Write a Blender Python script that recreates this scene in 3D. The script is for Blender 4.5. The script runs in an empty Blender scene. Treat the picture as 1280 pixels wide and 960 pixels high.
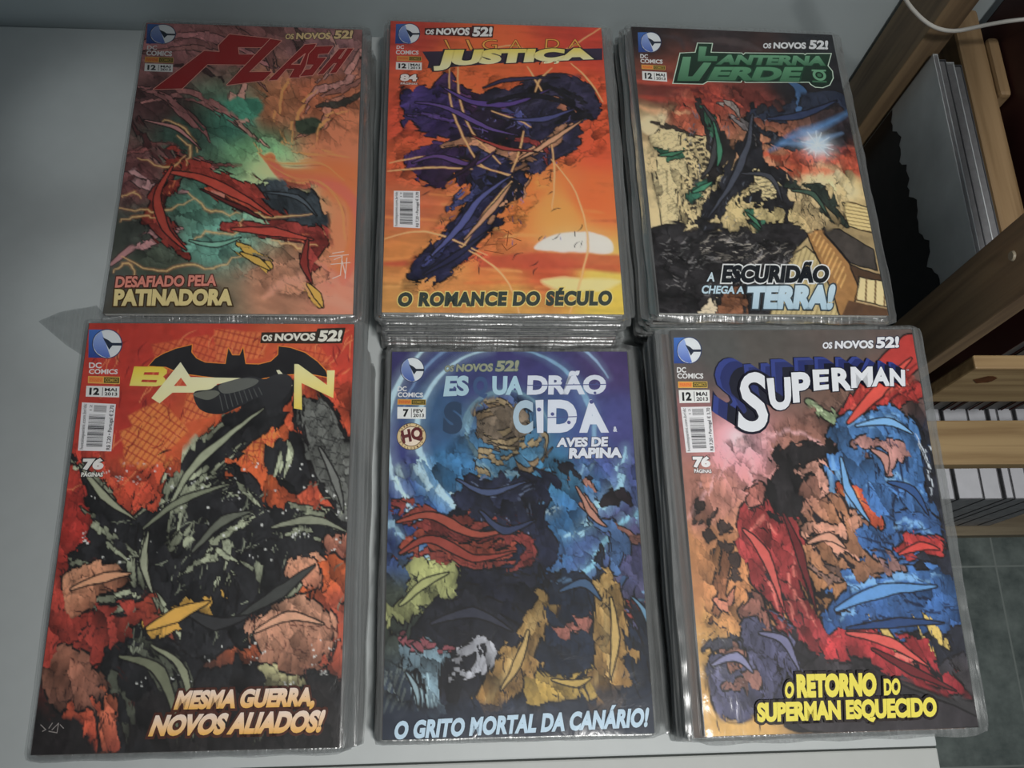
import bpy, bmesh, math, random
import numpy as np
from mathutils import Vector, Matrix
from mathutils.geometry import tessellate_polygon

# ---------------------------------------------------------------- camera, light, exposure
scene = bpy.context.scene
col = scene.collection
scene.view_settings.view_transform = 'Standard'
scene.view_settings.look = 'None'
scene.view_settings.gamma = 1.0
scene.view_settings.use_curve_mapping = False
scene.view_settings.exposure = 0.0
scene.cycles.transparent_max_bounces = 32

cam_data = bpy.data.cameras.new('camera')
cam = bpy.data.objects.new('camera', cam_data)
col.objects.link(cam)
scene.camera = cam
cam_data.sensor_width = 36.0
cam_data.lens = 36.0 * 1150.27 / 1280.0
cam_data.clip_start = 0.01
_r = Vector((0.99711657, -0.02571674, 0.07139464))
_u = Vector((0.00052366, 0.94313524, 0.33240886))
_f = Vector((0.07588327, 0.331413, -0.94042924))
cam.matrix_world = Matrix(((_r.x, _u.x, -_f.x, 0.0), (_r.y, _u.y, -_f.y, 0.0),
                           (_r.z, _u.z, -_f.z, 0.65432), (0, 0, 0, 1)))

world = bpy.data.worlds.new('room_light')
scene.world = world
world.use_nodes = True
world.node_tree.nodes['Background'].inputs[0].default_value = (0.80, 0.92, 1.0, 1)
world.node_tree.nodes['Background'].inputs[1].default_value = 0.085


def lamp(name, kind, loc, target, power, size, colour=(1, 1, 1), angle=None, blend=1.0):
    d = bpy.data.lights.new(name, kind)
    d.energy = power
    d.color = colour
    if kind == 'AREA':
        d.shape = 'DISK'
        d.size = size
    else:
        d.shadow_soft_size = size
    if kind == 'SPOT':
        d.spot_size = math.radians(angle)
        d.spot_blend = blend
    o = bpy.data.objects.new(name, d)
    col.objects.link(o)
    o.location = loc
    o.rotation_euler = (Vector(target) - Vector(loc)).to_track_quat('-Z', 'Y').to_euler()
    return o


lamp('ceiling_lamp', 'SPOT', (0.32, -0.36, 1.85), (0.27, 0.02, 0.0), 104, 0.09, (1.0, 0.985, 0.955), 46, 1.0)
lamp('ambient_fill', 'AREA', (0.3, -1.3, 1.9), (0.2, 0.2, 0.0), 1.8, 0.5, (0.88, 0.97, 1.0))  # added fill that lifts the ambient level
# two added spots that lay bright patches on the table beside the first stack
lamp('added_patch_spot', 'SPOT', (-0.75, -0.25, 1.5), (-0.285, 0.455, 0.0), 15, 0.02, (0.95, 1.0, 1.0), 5.2, 1.0)
lamp('added_patch_spot', 'SPOT', (-0.75, -0.25, 1.5), (-0.262, 0.300, 0.0), 11, 0.02, (0.95, 1.0, 1.0), 5.0, 1.0)

# ---------------------------------------------------------------- materials
def lin(c):
    c = np.asarray(c, dtype=float) / 255.0
    return np.where(c <= 0.04045, c / 12.92, ((c + 0.055) / 1.055) ** 2.4)


def new_mat(name):
    m = bpy.data.materials.new(name)
    m.use_nodes = True
    nt = m.node_tree
    b = nt.nodes.get('Principled BSDF')
    return m, nt, b


def plain(name, rgb, rough=0.5, spec=0.4, noise=0.0, scale=40.0, bump=0.0):
    m, nt, b = new_mat(name)
    c = lin(rgb)
    b.inputs['Base Color'].default_value = (*c, 1)
    b.inputs['Roughness'].default_value = rough
    b.inputs['Specular IOR Level'].default_value = spec
    if noise or bump:
        tc = nt.nodes.new('ShaderNodeTexCoord')
        n = nt.nodes.new('ShaderNodeTexNoise')
        n.inputs['Scale'].default_value = scale
        n.inputs['Detail'].default_value = 5
        nt.links.new(tc.outputs['Object'], n.inputs['Vector'])
        if noise:
            r = nt.nodes.new('ShaderNodeValToRGB')
            r.color_ramp.elements[0].position = 0.3
            r.color_ramp.elements[1].position = 0.7
            r.color_ramp.elements[0].color = (*(c * (1 - noise)), 1)
            r.color_ramp.elements[1].color = (*np.minimum(c * (1 + noise), 0.95), 1)
            nt.links.new(n.outputs['Fac'], r.inputs['Fac'])
            nt.links.new(r.outputs['Color'], b.inputs['Base Color'])
        if bump:
            bp = nt.nodes.new('ShaderNodeBump')
            bp.inputs['Strength'].default_value = bump
            bp.inputs['Distance'].default_value = 0.001
            nt.links.new(n.outputs['Fac'], bp.inputs['Height'])
            nt.links.new(bp.outputs['Normal'], b.inputs['Normal'])
    return m


def wood(name, dark, light, axis, rough=0.55):
    m, nt, b = new_mat(name)
    tc = nt.nodes.new('ShaderNodeTexCoord')
    mp = nt.nodes.new('ShaderNodeMapping')
    s = [60.0, 60.0, 60.0]
    s[axis] = 3.0
    mp.inputs['Scale'].default_value = s
    n = nt.nodes.new('ShaderNodeTexNoise')
    n.inputs['Scale'].default_value = 1.6
    n.inputs['Detail'].default_value = 6
    n.inputs['Distortion'].default_value = 0.6
    r = nt.nodes.new('ShaderNodeValToRGB')
    r.color_ramp.elements[0].position = 0.32
    r.color_ramp.elements[1].position = 0.62
    r.color_ramp.elements[0].color = (*lin(dark), 1)
    r.color_ramp.elements[1].color = (*lin(light), 1)
    bp = nt.nodes.new('ShaderNodeBump')
    bp.inputs['Strength'].default_value = 0.15
    bp.inputs['Distance'].default_value = 0.001
    nt.links.new(tc.outputs['Object'], mp.inputs['Vector'])
    nt.links.new(mp.outputs['Vector'], n.inputs['Vector'])
    nt.links.new(n.outputs['Fac'], r.inputs['Fac'])
    nt.links.new(r.outputs['Color'], b.inputs['Base Color'])
    nt.links.new(n.outputs['Fac'], bp.inputs['Height'])
    nt.links.new(bp.outputs['Normal'], b.inputs['Normal'])
    b.inputs['Roughness'].default_value = rough
    return m


def ink_material():
    m, nt, b = new_mat('printed_ink')
    a = nt.nodes.new('ShaderNodeAttribute')
    a.attribute_name = 'ink'
    nt.links.new(a.outputs['Color'], b.inputs['Base Color'])
    b.inputs['Roughness'].default_value = 0.45
    b.inputs['Specular IOR Level'].default_value = 0.25
    return m


def film_material(name, haze, tint, gloss, rough, streak, clear=(0.97, 0.97, 0.97)):
    """thin plastic film: mostly see-through, a little grey haze, a wrinkled gloss"""
    m, nt, b = new_mat(name)
    nt.nodes.remove(b)
    out = nt.nodes['Material Output']
    tr = nt.nodes.new('ShaderNodeBsdfTransparent')
    tr.inputs[0].default_value = (*clear, 1)
    df = nt.nodes.new('ShaderNodeBsdfDiffuse')
    df.inputs[0].default_value = (*tint, 1)
    gl = nt.nodes.new('ShaderNodeBsdfGlossy')
    gl.inputs['Roughness'].default_value = rough
    gl.inputs[0].default_value = (1, 1, 1, 1)
    tc = nt.nodes.new('ShaderNodeTexCoord')
    mp = nt.nodes.new('ShaderNodeMapping')
    mp.inputs['Scale'].default_value = streak
    n = nt.nodes.new('ShaderNodeTexNoise')
    n.inputs['Scale'].default_value = 1.0
    n.inputs['Detail'].default_value = 4
    n.inputs['Distortion'].default_value = 1.2
    bp = nt.nodes.new('ShaderNodeBump')
    bp.inputs['Strength'].default_value = 0.35
    bp.inputs['Distance'].default_value = 0.0015
    nt.links.new(tc.outputs['Object'], mp.inputs['Vector'])
    nt.links.new(mp.outputs['Vector'], n.inputs['Vector'])
    nt.links.new(n.outputs['Fac'], bp.inputs['Height'])
    nt.links.new(bp.outputs['Normal'], gl.inputs['Normal'])
    m1 = nt.nodes.new('ShaderNodeMixShader')
    mr = nt.nodes.new('ShaderNodeMapRange')
    mr.inputs['From Min'].default_value = 0.35
    mr.inputs['From Max'].default_value = 0.65
    mr.inputs['To Min'].default_value = haze * 0.5
    mr.inputs['To Max'].default_value = haze * 1.5
    nt.links.new(n.outputs['Fac'], mr.inputs['Value'])
    nt.links.new(mr.outputs['Result'], m1.inputs['Fac'])
    nt.links.new(tr.outputs[0], m1.inputs[1])
    nt.links.new(df.outputs[0], m1.inputs[2])
    fr = nt.nodes.new('ShaderNodeFresnel')
    fr.inputs['IOR'].default_value = 1.45
    mu = nt.nodes.new('ShaderNodeMath')
    mu.operation = 'MULTIPLY'
    mu.inputs[1].default_value = gloss
    nt.links.new(fr.outputs[0], mu.inputs[0])
    m2 = nt.nodes.new('ShaderNodeMixShader')
    nt.links.new(mu.outputs[0], m2.inputs['Fac'])
    nt.links.new(m1.outputs[0], m2.inputs[1])
    nt.links.new(gl.outputs[0], m2.inputs[2])
    nt.links.new(m2.outputs[0], out.inputs[0])
    return m


INK = ink_material()
PAPER = plain('page_paper', (205, 203, 196), 0.8, 0.2, 0.06, 300)
FILM = film_material('clear_film', 0.012, (0.7, 0.72, 0.72), 0.55, 0.16, (55, 40, 40))
SEAM = film_material('crumpled_film', 0.24, (0.36, 0.37, 0.37), 1.3, 0.2, (300, 7, 60), (0.86, 0.87, 0.87))  # grey tint stands in for the shaded inside of the stacked bags
WHITE_BOARD = plain('white_laminate', (188, 193, 193), 0.45, 0.35, 0.02, 60, 0.05)
WHITE_EDGE = plain('white_edging', (184, 187, 184), 0.5, 0.35, 0.02, 60)
SEAM_DARK = plain('dark_joint', (60, 64, 62), 0.7, 0.2)
WALL = plain('painted_wall', (200, 210, 212), 0.7, 0.25, 0.035, 9, 0.15)
PINE_X = wood('pine_along_x', (140, 113, 77), (176, 149, 107), 0)
PINE_Y = wood('pine_along_y', (126, 101, 70), (156, 129, 95), 1)
PINE_Z = wood('pine_upright', (110, 89, 68), (146, 122, 92), 2)
KNOT = plain('pine_knot', (96, 58, 32), 0.6, 0.2, 0.3, 200)
STEEL = plain('screw_steel', (150, 140, 120), 0.3, 0.8)
CABLE = plain('white_cable', (205, 203, 196), 0.5, 0.4)
BLACK_CARD = plain('dark_cover', (34, 30, 32), 0.4, 0.4, 0.3, 60)
MAROON = plain('maroon_cover', (66, 34, 34), 0.5, 0.3, 0.15, 40)
SHEEN_SLEEVE = plain('sheen_sleeve', (208, 212, 213), 0.35, 0.5, 0.15, 22, 0.2)  # pale grey carries the light reflected off the plastic in its colour
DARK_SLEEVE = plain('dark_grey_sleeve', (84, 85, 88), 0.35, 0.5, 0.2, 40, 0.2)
SPINE_GREY = plain('grey_spine', (120, 120, 124), 0.4, 0.4, 0.3, 120)
GREY_PINE = wood('grey_pine', (104, 92, 74), (134, 122, 100), 0)  # greyer, darker pine for the lower shelf boards
WHITE_PAGES = plain('white_pages', (215, 216, 222), 0.8, 0.2, 0.04, 80)


def floor_material():
    m, nt, b = new_mat('grey_stone_tiles')
    tc = nt.nodes.new('ShaderNodeTexCoord')
    mp = nt.nodes.new('ShaderNodeMapping')
    mp.inputs['Location'].default_value = (-0.870, -0.190, 0)
    br = nt.nodes.new('ShaderNodeTexBrick')
    br.offset = 0.0
    br.inputs['Scale'].default_value = 1.0
    br.inputs['Mortar Size'].default_value = 0.0016
    br.inputs['Mortar Smooth'].default_value = 0.2
    br.inputs['Brick Width'].default_value = 0.29
    br.inputs['Row Height'].default_value = 0.29
    n = nt.nodes.new('ShaderNodeTexNoise')
    n.inputs['Scale'].default_value = 22
    n.inputs['Detail'].default_value = 7
    n.inputs['Roughness'].default_value = 0.65
    r = nt.nodes.new('ShaderNodeValToRGB')
    r.color_ramp.elements[0].position = 0.34
    r.color_ramp.elements[1].position = 0.68
    r.color_ramp.elements[0].color = (*lin((82, 92, 90)), 1)
    r.color_ramp.elements[1].color = (*lin((128, 138, 134)), 1)
    mx = nt.nodes.new('ShaderNodeMix')
    mx.data_type = 'RGBA'
    mx.inputs[7].default_value = (*lin((138, 146, 142)), 1)
    nt.links.new(tc.outputs['Object'], mp.inputs['Vector'])
    nt.links.new(mp.outputs['Vector'], br.inputs['Vector'])
    nt.links.new(tc.outputs['Object'], n.inputs['Vector'])
    nt.links.new(n.outputs['Fac'], r.inputs['Fac'])
    nt.links.new(br.outputs['Fac'], mx.inputs[0])
    nt.links.new(r.outputs['Color'], mx.inputs[6])
    nt.links.new(mx.outputs[2], b.inputs['Base Color'])
    b.inputs['Roughness'].default_value = 0.4
    return m


# ---------------------------------------------------------------- mesh helpers
def link(name, me, mat=None, parent=None):
    o = bpy.data.objects.new(name, me)
    col.objects.link(o)
    if mat is not None:
        me.materials.append(mat)
    if parent is not None:
        o.parent = parent
    return o


def tag(o, label=None, cat=None, group=None, kind=None):
    if label:
        o['label'] = label
    if cat:
        o['category'] = cat
    if group:
        o['group'] = group
    if kind:
        o['kind'] = kind
    return o


def empty(name, loc=(0, 0, 0)):
    o = bpy.data.objects.new(name, None)
    o.empty_display_size = 0.05
    col.objects.link(o)
    o.location = loc
    return o


def bm_box(bm, lo, hi, bevel=0.0):
    r = bmesh.ops.create_cube(bm, size=1.0)
    vs = r['verts']
    for v in vs:
        for k in range(3):
            v.co[k] = lo[k] + (v.co[k] + 0.5) * (hi[k] - lo[k])
    if bevel:
        es = list({e for v in vs for e in v.link_edges})
        bmesh.ops.bevel(bm, geom=es, offset=bevel, segments=2, affect='EDGES', profile=0.6)


def from_bm(name, bm, mat=None, parent=None, smooth=False):
    me = bpy.data.meshes.new(name)
    bm.to_mesh(me)
    bm.free()
    if smooth:
        for p in me.polygons:
            p.use_smooth = True
    return link(name, me, mat, parent)


def box(name, lo, hi, mat, parent=None, bevel=0.0):
    bm = bmesh.new()
    bm_box(bm, lo, hi, bevel)
    return from_bm(name, bm, mat, parent)


# ---------------------------------------------------------------- the setting
ZF = -0.75
floor = box('floor', (-1.6, -1.6, ZF - 0.03), (2.2, 0.58, ZF), floor_material())
tag(floor, 'grey mottled stone tile floor below the wooden rack', 'floor', kind='structure')
wall = box('wall_back', (-1.6, 0.556, ZF), (2.2, 0.60, 1.1), WALL)
tag(wall, 'pale grey painted wall behind the white table', 'wall', kind='structure')

# white table: the big top, a second narrow board along its front, four legs
table = empty('table', (-0.30, 0.25, ZF))
tag(table, 'white laminate table carrying the six stacks of bagged comics', 'table')


def tpart(name, lo, hi, mat, bevel=0.0):
    o = Vector((-0.30, 0.25, ZF))
    return box(name, [lo[k] - o[k] for k in range(3)], [hi[k] - o[k] for k in range(3)], mat, table, bevel)


tpart('tabletop', (-0.95, -0.0325, -0.028), (0.338, 0.548, 0.0), WHITE_BOARD, 0.0012)
tpart('edge_board', (-0.95, -0.110, -0.028), (0.338, -0.0335, -0.0003), WHITE_EDGE, 0.0012)
tpart('joint_strip', (-0.95, -0.0345, -0.026), (0.337, -0.0320, -0.0010), SEAM_DARK)
for sx in (-0.90, 0.26):
    for sy in (-0.09, 0.48):
        tpart('leg', (sx, sy, ZF), (sx + 0.05, sy + 0.05, -0.028), WHITE_EDGE, 0.002)

# ---------------------------------------------------------------- pine rack to the right of the table
rack = empty('wooden_rack', (0.68, 0.40, ZF))
tag(rack, 'open pine wood rack of posts and slats beside the white table', 'rack')
RO = Vector((0.68, 0.40, ZF))


def rpart(name, lo, hi, mat, bevel=0.0015, parent=None):
    return box(name, [lo[k] - RO[k] for k in range(3)], [hi[k] - RO[k] for k in range(3)], mat, parent or rack, bevel)


post = rpart('post', (0.386, 0.250, ZF), (0.4005, 0.302, 0.62), PINE_Z)
rpart('post', (0.386, 0.499, ZF), (0.409, 0.552, 0.62), PINE_Z)
rpart('post', (1.00, 0.250, ZF), (1.015, 0.302, 0.62), PINE_Z)
rpart('post', (1.00, 0.499, ZF), (1.015, 0.552, 0.62), PINE_Z)
# screw in the front post
bm = bmesh.new()
bmesh.ops.create_cone(bm, cap_ends=True, segments=20, radius1=0.0038, radius2=0.0030, depth=0.0016)
bmesh.ops.rotate(bm, verts=bm.verts, cent=(0, 0, 0), matrix=Matrix.Rotation(-math.pi / 2, 3, 'Y'))
bmesh.ops.translate(bm, verts=bm.verts, vec=Vector((0.3853, 0.2800, 0.1205)) - RO)
from_bm('screw', bm, STEEL, post)
# long rail running front to back between two rows of standing comics
rail = rpart('divider_rail', (0.4325, 0.303, 0.012), (0.4560, 0.552, 0.050), PINE_Y, 0.003)
rpart('rail_block', (0.4560, 0.462, 0.010), (0.4660, 0.520, 0.054), PINE_Y, 0.0035)
# lip in front of the standing comics, then the shelf boards
lip = rpart('lip_slat', (0.412, 0.238, -0.068), (1.012, 0.2495, 0.014), PINE_X)
shelf = rpart('shelf_board', (0.4005, 0.216, -0.218), (1.000, 0.262, -0.200), PINE_X)
rpart('shelf_board', (0.4005, 0.300, -0.218), (1.000, 0.350, -0.200), PINE_X)
rpart('shelf_board', (0.4005, 0.400, -0.218), (1.000, 0.450, -0.200), PINE_X)
rpart('shelf_board', (0.4095, 0.490, -0.218), (1.000, 0.545, -0.200), PINE_X)
rpart('shelf_board', (0.4005, 0.210, -0.600), (1.000, 0.262, -0.580), GREY_PINE)
rpart('shelf_board', (0.4005, 0.300, -0.600), (1.000, 0.350, -0.580), GREY_PINE)
rpart('shelf_board', (0.4005, 0.400, -0.600), (1.000, 0.450, -0.580), GREY_PINE)
rpart('shelf_board', (0.4095, 0.490, -0.600), (1.000, 0.545, -0.580), GREY_PINE)


def knot(lo, parent, rx, rz, horizontal):
    bm = bmesh.new()
    vs = []
    rnd = random.Random(3)
    for k in range(14):
        a = 2 * math.pi * k / 14
        q = 1 + rnd.uniform(-0.18, 0.18)
        p = (rx * q * math.cos(a), rz * q * math.sin(a))
        vs.append(bm.verts.new((lo[0] + p[0], lo[1] + (p[1] if horizontal else 0), lo[2] + (0 if horizontal else p[1]))))
    bm.faces.new(vs)
    bmesh.ops.translate(bm, verts=bm.verts, vec=-RO)
    from_bm('knot', bm, KNOT, parent)


knot((0.4335, 0.2376, -0.010), lip, 0.009, 0.008, False)
knot((0.4420, 0.2380, -0.1996), shelf, 0.009, 0.010, True)


# comics standing in the rack: body inside a sleeve, seen mostly from above
def standing(x0, x1, y0, y1, z0, z1, mat, label, group=None, pages=WHITE_PAGES, lean=0.0, spine=1):
    o = empty('standing_comic', ((x0 + x1) / 2, (y0 + y1) / 2, z0))
    tag(o, label, 'comic book', group)
    w, d, h = (x1 - x0) / 2, (y1 - y0) / 2, z1 - z0
    bm = bmesh.new()
    e = min(w * 0.28, 0.0009)
    bm_box(bm, (-w, -d, 0), (-w + e, d, h), e * 0.3)
    bm_box(bm, (w - e, -d, 0), (w, d, h), e * 0.3)
    bm_box(bm, (-w, d * 0.992 if spine > 0 else -d, 0), (w, d if spine > 0 else -d * 0.992, h))
    from_bm('cover', bm, mat, o)
    box('pages', (-w + e, -d * 0.985, 0.001), (w - e, d * 0.985, h - 0.001), pages, o)
    o.rotation_euler = (0, lean, 0)
    return o


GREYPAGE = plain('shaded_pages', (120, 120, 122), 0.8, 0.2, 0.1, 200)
first = standing(0.4010, 0.4052, 0.306, 0.496, -0.1995, 0.060, SHEEN_SLEEVE,
                 'sleeved comic with a painted grey reflection and a black cover showing low between the pine posts', None, GREYPAGE)
bm = bmesh.new()
rnd = random.Random(5)
edge = [(-0.0935 + 0.187 * k / 40, 0.203 - 0.02 * k / 40 + 0.004 * math.sin(k * 0.8) + rnd.uniform(-0.003, 0.003)) for k in range(41)]  # ragged top edge marks where the sleeve's painted reflection starts
for (xa, za), (xb, zb) in zip(edge, edge[1:]):
    bm.faces.new([bm.verts.new(v) for v in ((-0.0024, xa, 0.004), (-0.0024, xb, 0.004), (-0.0024, xb, zb), (-0.0024, xa, za))])
bmesh.ops.remove_doubles(bm, verts=bm.verts, dist=1e-6)
tag(from_bm('cover_art', bm, BLACK_CARD, first), 'black printed cover')
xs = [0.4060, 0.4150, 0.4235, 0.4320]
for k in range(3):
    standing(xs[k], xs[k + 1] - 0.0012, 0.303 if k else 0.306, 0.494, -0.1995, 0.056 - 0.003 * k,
             (DARK_SLEEVE, SHEEN_SLEEVE, DARK_SLEEVE)[k],
             'dark sleeved comic standing between the comic with a painted sleeve reflection and pine rail', 'comics standing behind the post', GREYPAGE)
standing(0.4675, 0.4725, 0.304, 0.546, -0.1995, 0.150, MAROON,
         'tall maroon folder standing upright right behind the pine rail', None, MAROON)  # folder added to fill the dark maroon area beyond the rail
x = 0.4745
for k in range(11):
    w = (0.011, 0.016, 0.009, 0.014, 0.012, 0.018, 0.010, 0.015, 0.013, 0.017, 0.012)[k]
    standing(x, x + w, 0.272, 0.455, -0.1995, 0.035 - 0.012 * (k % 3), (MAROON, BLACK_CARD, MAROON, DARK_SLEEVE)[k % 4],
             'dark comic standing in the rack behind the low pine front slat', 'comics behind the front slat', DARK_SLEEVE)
    x += w + 0.002
# thick white volumes on the lower shelf, fronts toward the viewer
x = 0.590
for k, w in enumerate((0.013, 0.021, 0.034, 0.026, 0.013, 0.022, 0.030, 0.020)):
    standing(x, x + w - 0.003, 0.2235, 0.420, -0.5795, -0.400 - 0.003 * (k % 2), SPINE_GREY,
             'white volume standing on the lowest shelf of the pine rack', 'white volumes on the lowest shelf', WHITE_PAGES, spine=-1)
    x += w

# white cable hanging in front of the rack
cu = bpy.data.curves.new('cable', 'CURVE')
cu.dimensions = '3D'
cu.bevel_depth = 0.0016
cu.bevel_resolution = 4
sp = cu.splines.new('NURBS')
pts = [(0.300, 0.49, 0.185), (0.336, 0.49, 0.133), (0.357, 0.49, 0.113), (0.381, 0.49, 0.096), (0.401, 0.49, 0.0925),
       (0.414, 0.49, 0.099), (0.433, 0.49, 0.106), (0.452, 0.49, 0.110), (0.50, 0.49, 0.118), (0.60, 0.49, 0.15)]
sp.points.add(len(pts) - 1)
for p, q in zip(sp.points, pts):
    p.co = (*q, 1)
sp.use_endpoint_u = True
sp.order_u = 4
tmp = bpy.data.objects.new('cable', cu)
col.objects.link(tmp)
bpy.context.view_layer.update()
me = bpy.data.meshes.new_from_object(tmp.evaluated_get(bpy.context.evaluated_depsgraph_get()))
bpy.data.objects.remove(tmp)
for p in me.polygons:
    p.use_smooth = True
cable = link('cable', me, CABLE)
tag(cable, 'thin white cable sagging across the top of the pine rack', 'cable')

# ---------------------------------------------------------------- the printed covers
W, H = 170.0, 260.0           # a cover in millimetres; u runs right, v runs down from the top left corner
STEP = 0.72
NU, NV = int(W / STEP) + 1, int(H / STEP) + 1
GU, GV = np.meshgrid(np.linspace(0, W, NU), np.linspace(0, H, NV))


def P(s):
    return [tuple(float(t) for t in q.split(',')) for q in s.split()]


def value_noise(su, sv, seed, rot=0.0):
    rs = np.random.RandomState(seed)
    t = rs.rand(97, 97)
    c, s = math.cos(rot), math.sin(rot)
    x = (GU * c + GV * s) / su + 31.7
    y = (-GU * s + GV * c) / sv + 17.3
    xi, yi = np.floor(x).astype(int), np.floor(y).astype(int)
    fx, fy = x - xi, y - yi
    fx, fy = fx * fx * (3 - 2 * fx), fy * fy * (3 - 2 * fy)
    g = lambda i, j: t[(yi + j) % 97, (xi + i) % 97]
    return (g(0, 0) * (1 - fx) + g(1, 0) * fx) * (1 - fy) + (g(0, 1) * (1 - fx) + g(1, 1) * fx) * fy


def fbm(su, sv, seed, rot=0.0, n=4):
    a, tot, out = 1.0, 0.0, 0.0
    for k in range(n):
        out = out + a * value_noise(su / 2 ** k, sv / 2 ** k, seed + k, rot)
        tot += a
        a *= 0.55
    return out / tot


def spline(pts, closed=False, n=7):
    pts = [np.array(p) for p in pts]
    m = len(pts)
    out = []
    rng = range(m) if closed else range(m - 1)
    for i in rng:
        p1, p2 = pts[i], pts[(i + 1) % m]
        p0 = pts[(i - 1) % m] if closed or i > 0 else p1
        p3 = pts[(i + 2) % m] if closed or i + 2 < m else p2
        for k in range(n):
            t = k / n
            out.append(0.5 * ((2 * p1) + (p2 - p0) * t + (2 * p0 - 5 * p1 + 4 * p2 - p3) * t * t
                              + (3 * p1 - p0 - 3 * p2 + p3) * t ** 3))
    if not closed:
        out.append(pts[-1])
    return out


class Art:
    """an abstract printed picture, painted as colour on a fine grid"""

    def __init__(self, gain, seed):
        self.c = np.zeros((NV, NU, 3))
        self.gain = gain
        self.seed = seed
        self.wu = (fbm(14, 14, seed + 50) - 0.5) * 3.0
        self.wv = (fbm(14, 14, seed + 60) - 0.5) * 3.0

    def col(self, c):
        return lin(c)

    def field(self, items, power=4.0):
        num, den = 0.0, 0.0
        for (u, v), c in items:
            d = ((GU - u) ** 2 + (GV - v) ** 2 + 30.0) ** (power / 2)
            num = num + self.col(c)[None, None, :] / d[..., None]
            den = den + 1 / d
        self.c = num / den[..., None]

    def mix(self, a, c):
        a = np.clip(a, 0, 1)[..., None]
        c = self.col(c) if np.ndim(c) == 1 else c
        self.c = self.c * (1 - a) + c * a

    def sdf(self, pts):
        x, y = GU + self.wu, GV + self.wv
        pts = np.array(pts)
        lo, hi = pts.min(0) - 14, pts.max(0) + 14
        d = np.full(x.shape, 1e3)
        msk = (x > lo[0]) & (x < hi[0]) & (y > lo[1]) & (y < hi[1])
        xs, ys = x[msk], y[msk]
        dd = np.full(xs.shape, 1e9)
        ins = np.zeros(xs.shape, bool)
        for i in range(len(pts)):
            ax, ay = pts[i]
            bx, by = pts[(i + 1) % len(pts)]
            ex, ey = bx - ax, by - ay
            t = np.clip(((xs - ax) * ex + (ys - ay) * ey) / (ex * ex + ey * ey + 1e-9), 0, 1)
            dd = np.minimum(dd, (xs - ax - t * ex) ** 2 + (ys - ay - t * ey) ** 2)
            cr = ((ay > ys) != (by > ys)) & (xs < ex * (ys - ay) / (ey if abs(ey) > 1e-9 else 1e-9) + ax)
            ins ^= cr
        d[msk] = np.where(ins, -1, 1) * np.sqrt(dd)
        return d

    def fill(self, pts, c, soft=0.6, curve=True, ink=0.0, c2=None, ang=90, var=0.0, a=1.0, inkc=(20, 17, 18)):
        d = self.sdf(spline(pts, True) if curve else pts)
        m = np.clip(0.5 - d / soft, 0, 1) * a
        cc = np.broadcast_to(self.col(c), self.c.shape)
        if c2 is not None:
            arr = np.array(pts)
            q = math.radians(ang)
            t = GU * math.cos(q) + GV * math.sin(q)
            tt = arr[:, 0] * math.cos(q) + arr[:, 1] * math.sin(q)
            t = np.clip((t - tt.min()) / (np.ptp(tt) + 1e-6), 0, 1)[..., None]
            cc = self.col(c) * (1 - t) + self.col(c2) * t
        if var:
            self.seed += 7
            nz = fbm(7, 16, self.seed, 0.6) - 0.5
            cc = np.clip(cc * (1 + var * 3 * nz[..., None]), 0, 1)
        self.mix(m, cc)
        if ink:
            self.mix(np.clip(1.0 - (np.abs(d) - ink * 0.5) / 0.6, 0, 1) * a, inkc)
        return m

    def stroke(self, pts, c, w0, w1=None, w2=None, soft=0.5, curve=True, a=1.0, ink=0.0, c2=None):
        """a tapering brush stroke w0 -> w1 (middle) -> w2 wide, in mm"""
        w1 = w0 if w1 is None else w1
        w2 = w1 if w2 is None else w2
        pp = np.array(spline(pts, False, 6) if curve and len(pts) > 2 else pts)
        x, y = GU + self.wu * 0.6, GV + self.wv * 0.6
        best = np.full(x.shape, 1e3)
        tb = np.zeros(x.shape)
        n = len(pp) - 1
        wm = max(w0, w1, w2) / 2 + soft + 1.5
        for i in range(n):
            a0, b0 = pp[i], pp[i + 1]
            lo, hi = np.minimum(a0, b0) - wm, np.maximum(a0, b0) + wm
            ms = (x > lo[0]) & (x < hi[0]) & (y > lo[1]) & (y < hi[1])
            if not ms.any():
                continue
            e = b0 - a0
            t = np.clip(((x[ms] - a0[0]) * e[0] + (y[ms] - a0[1]) * e[1]) / (e @ e + 1e-9), 0, 1)
            dist = np.hypot(x[ms] - a0[0] - t * e[0], y[ms] - a0[1] - t * e[1])
            s = (i + t) / n
            w = np.where(s < 0.5, w0 + (w1 - w0) * s * 2, w1 + (w2 - w1) * (s * 2 - 1)) / 2
            dist = dist - w
            up = dist < best[ms]
            bb, tt = best[ms], tb[ms]
            bb[up], tt[up] = dist[up], s[up]
            best[ms], tb[ms] = bb, tt
        cc = np.broadcast_to(self.col(c), self.c.shape)
        if c2 is not None:
            cc = self.col(c) * (1 - tb[..., None]) + self.col(c2) * tb[..., None]
        self.mix(np.clip(0.5 - best / soft, 0, 1) * a, cc)
        if ink:
            self.mix(np.clip(1 - (np.abs(best) - ink / 2) / 0.5, 0, 1) * (best < 50) * a, (20, 17, 18))

    def glow(self, p, r, c, a=1.0, ru=None):
        d = np.hypot((GU - p[0]) / (ru or r), (GV - p[1]) / r)
        self.mix(np.exp(-d * d * 2) * a, c)

    def lines(self, pts, c, pitch, width, ang, a=1.0, curve=False, dash=0.0):
        m = self.sdf(spline(pts, True) if curve else pts) < 0
        q = math.radians(ang)
        t = (GU * math.cos(q) + GV * math.sin(q)) / pitch
        k = np.abs(t - np.round(t)) * pitch
        al = np.clip((width / 2 - k) / 0.4 + 0.5, 0, 1) * m
        if dash:
            t2 = (-GU * math.sin(q) + GV * math.cos(q)) / dash
            al = al * ((t2 - np.floor(t2)) > 0.45)
        self.mix(al * a, c)

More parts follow.
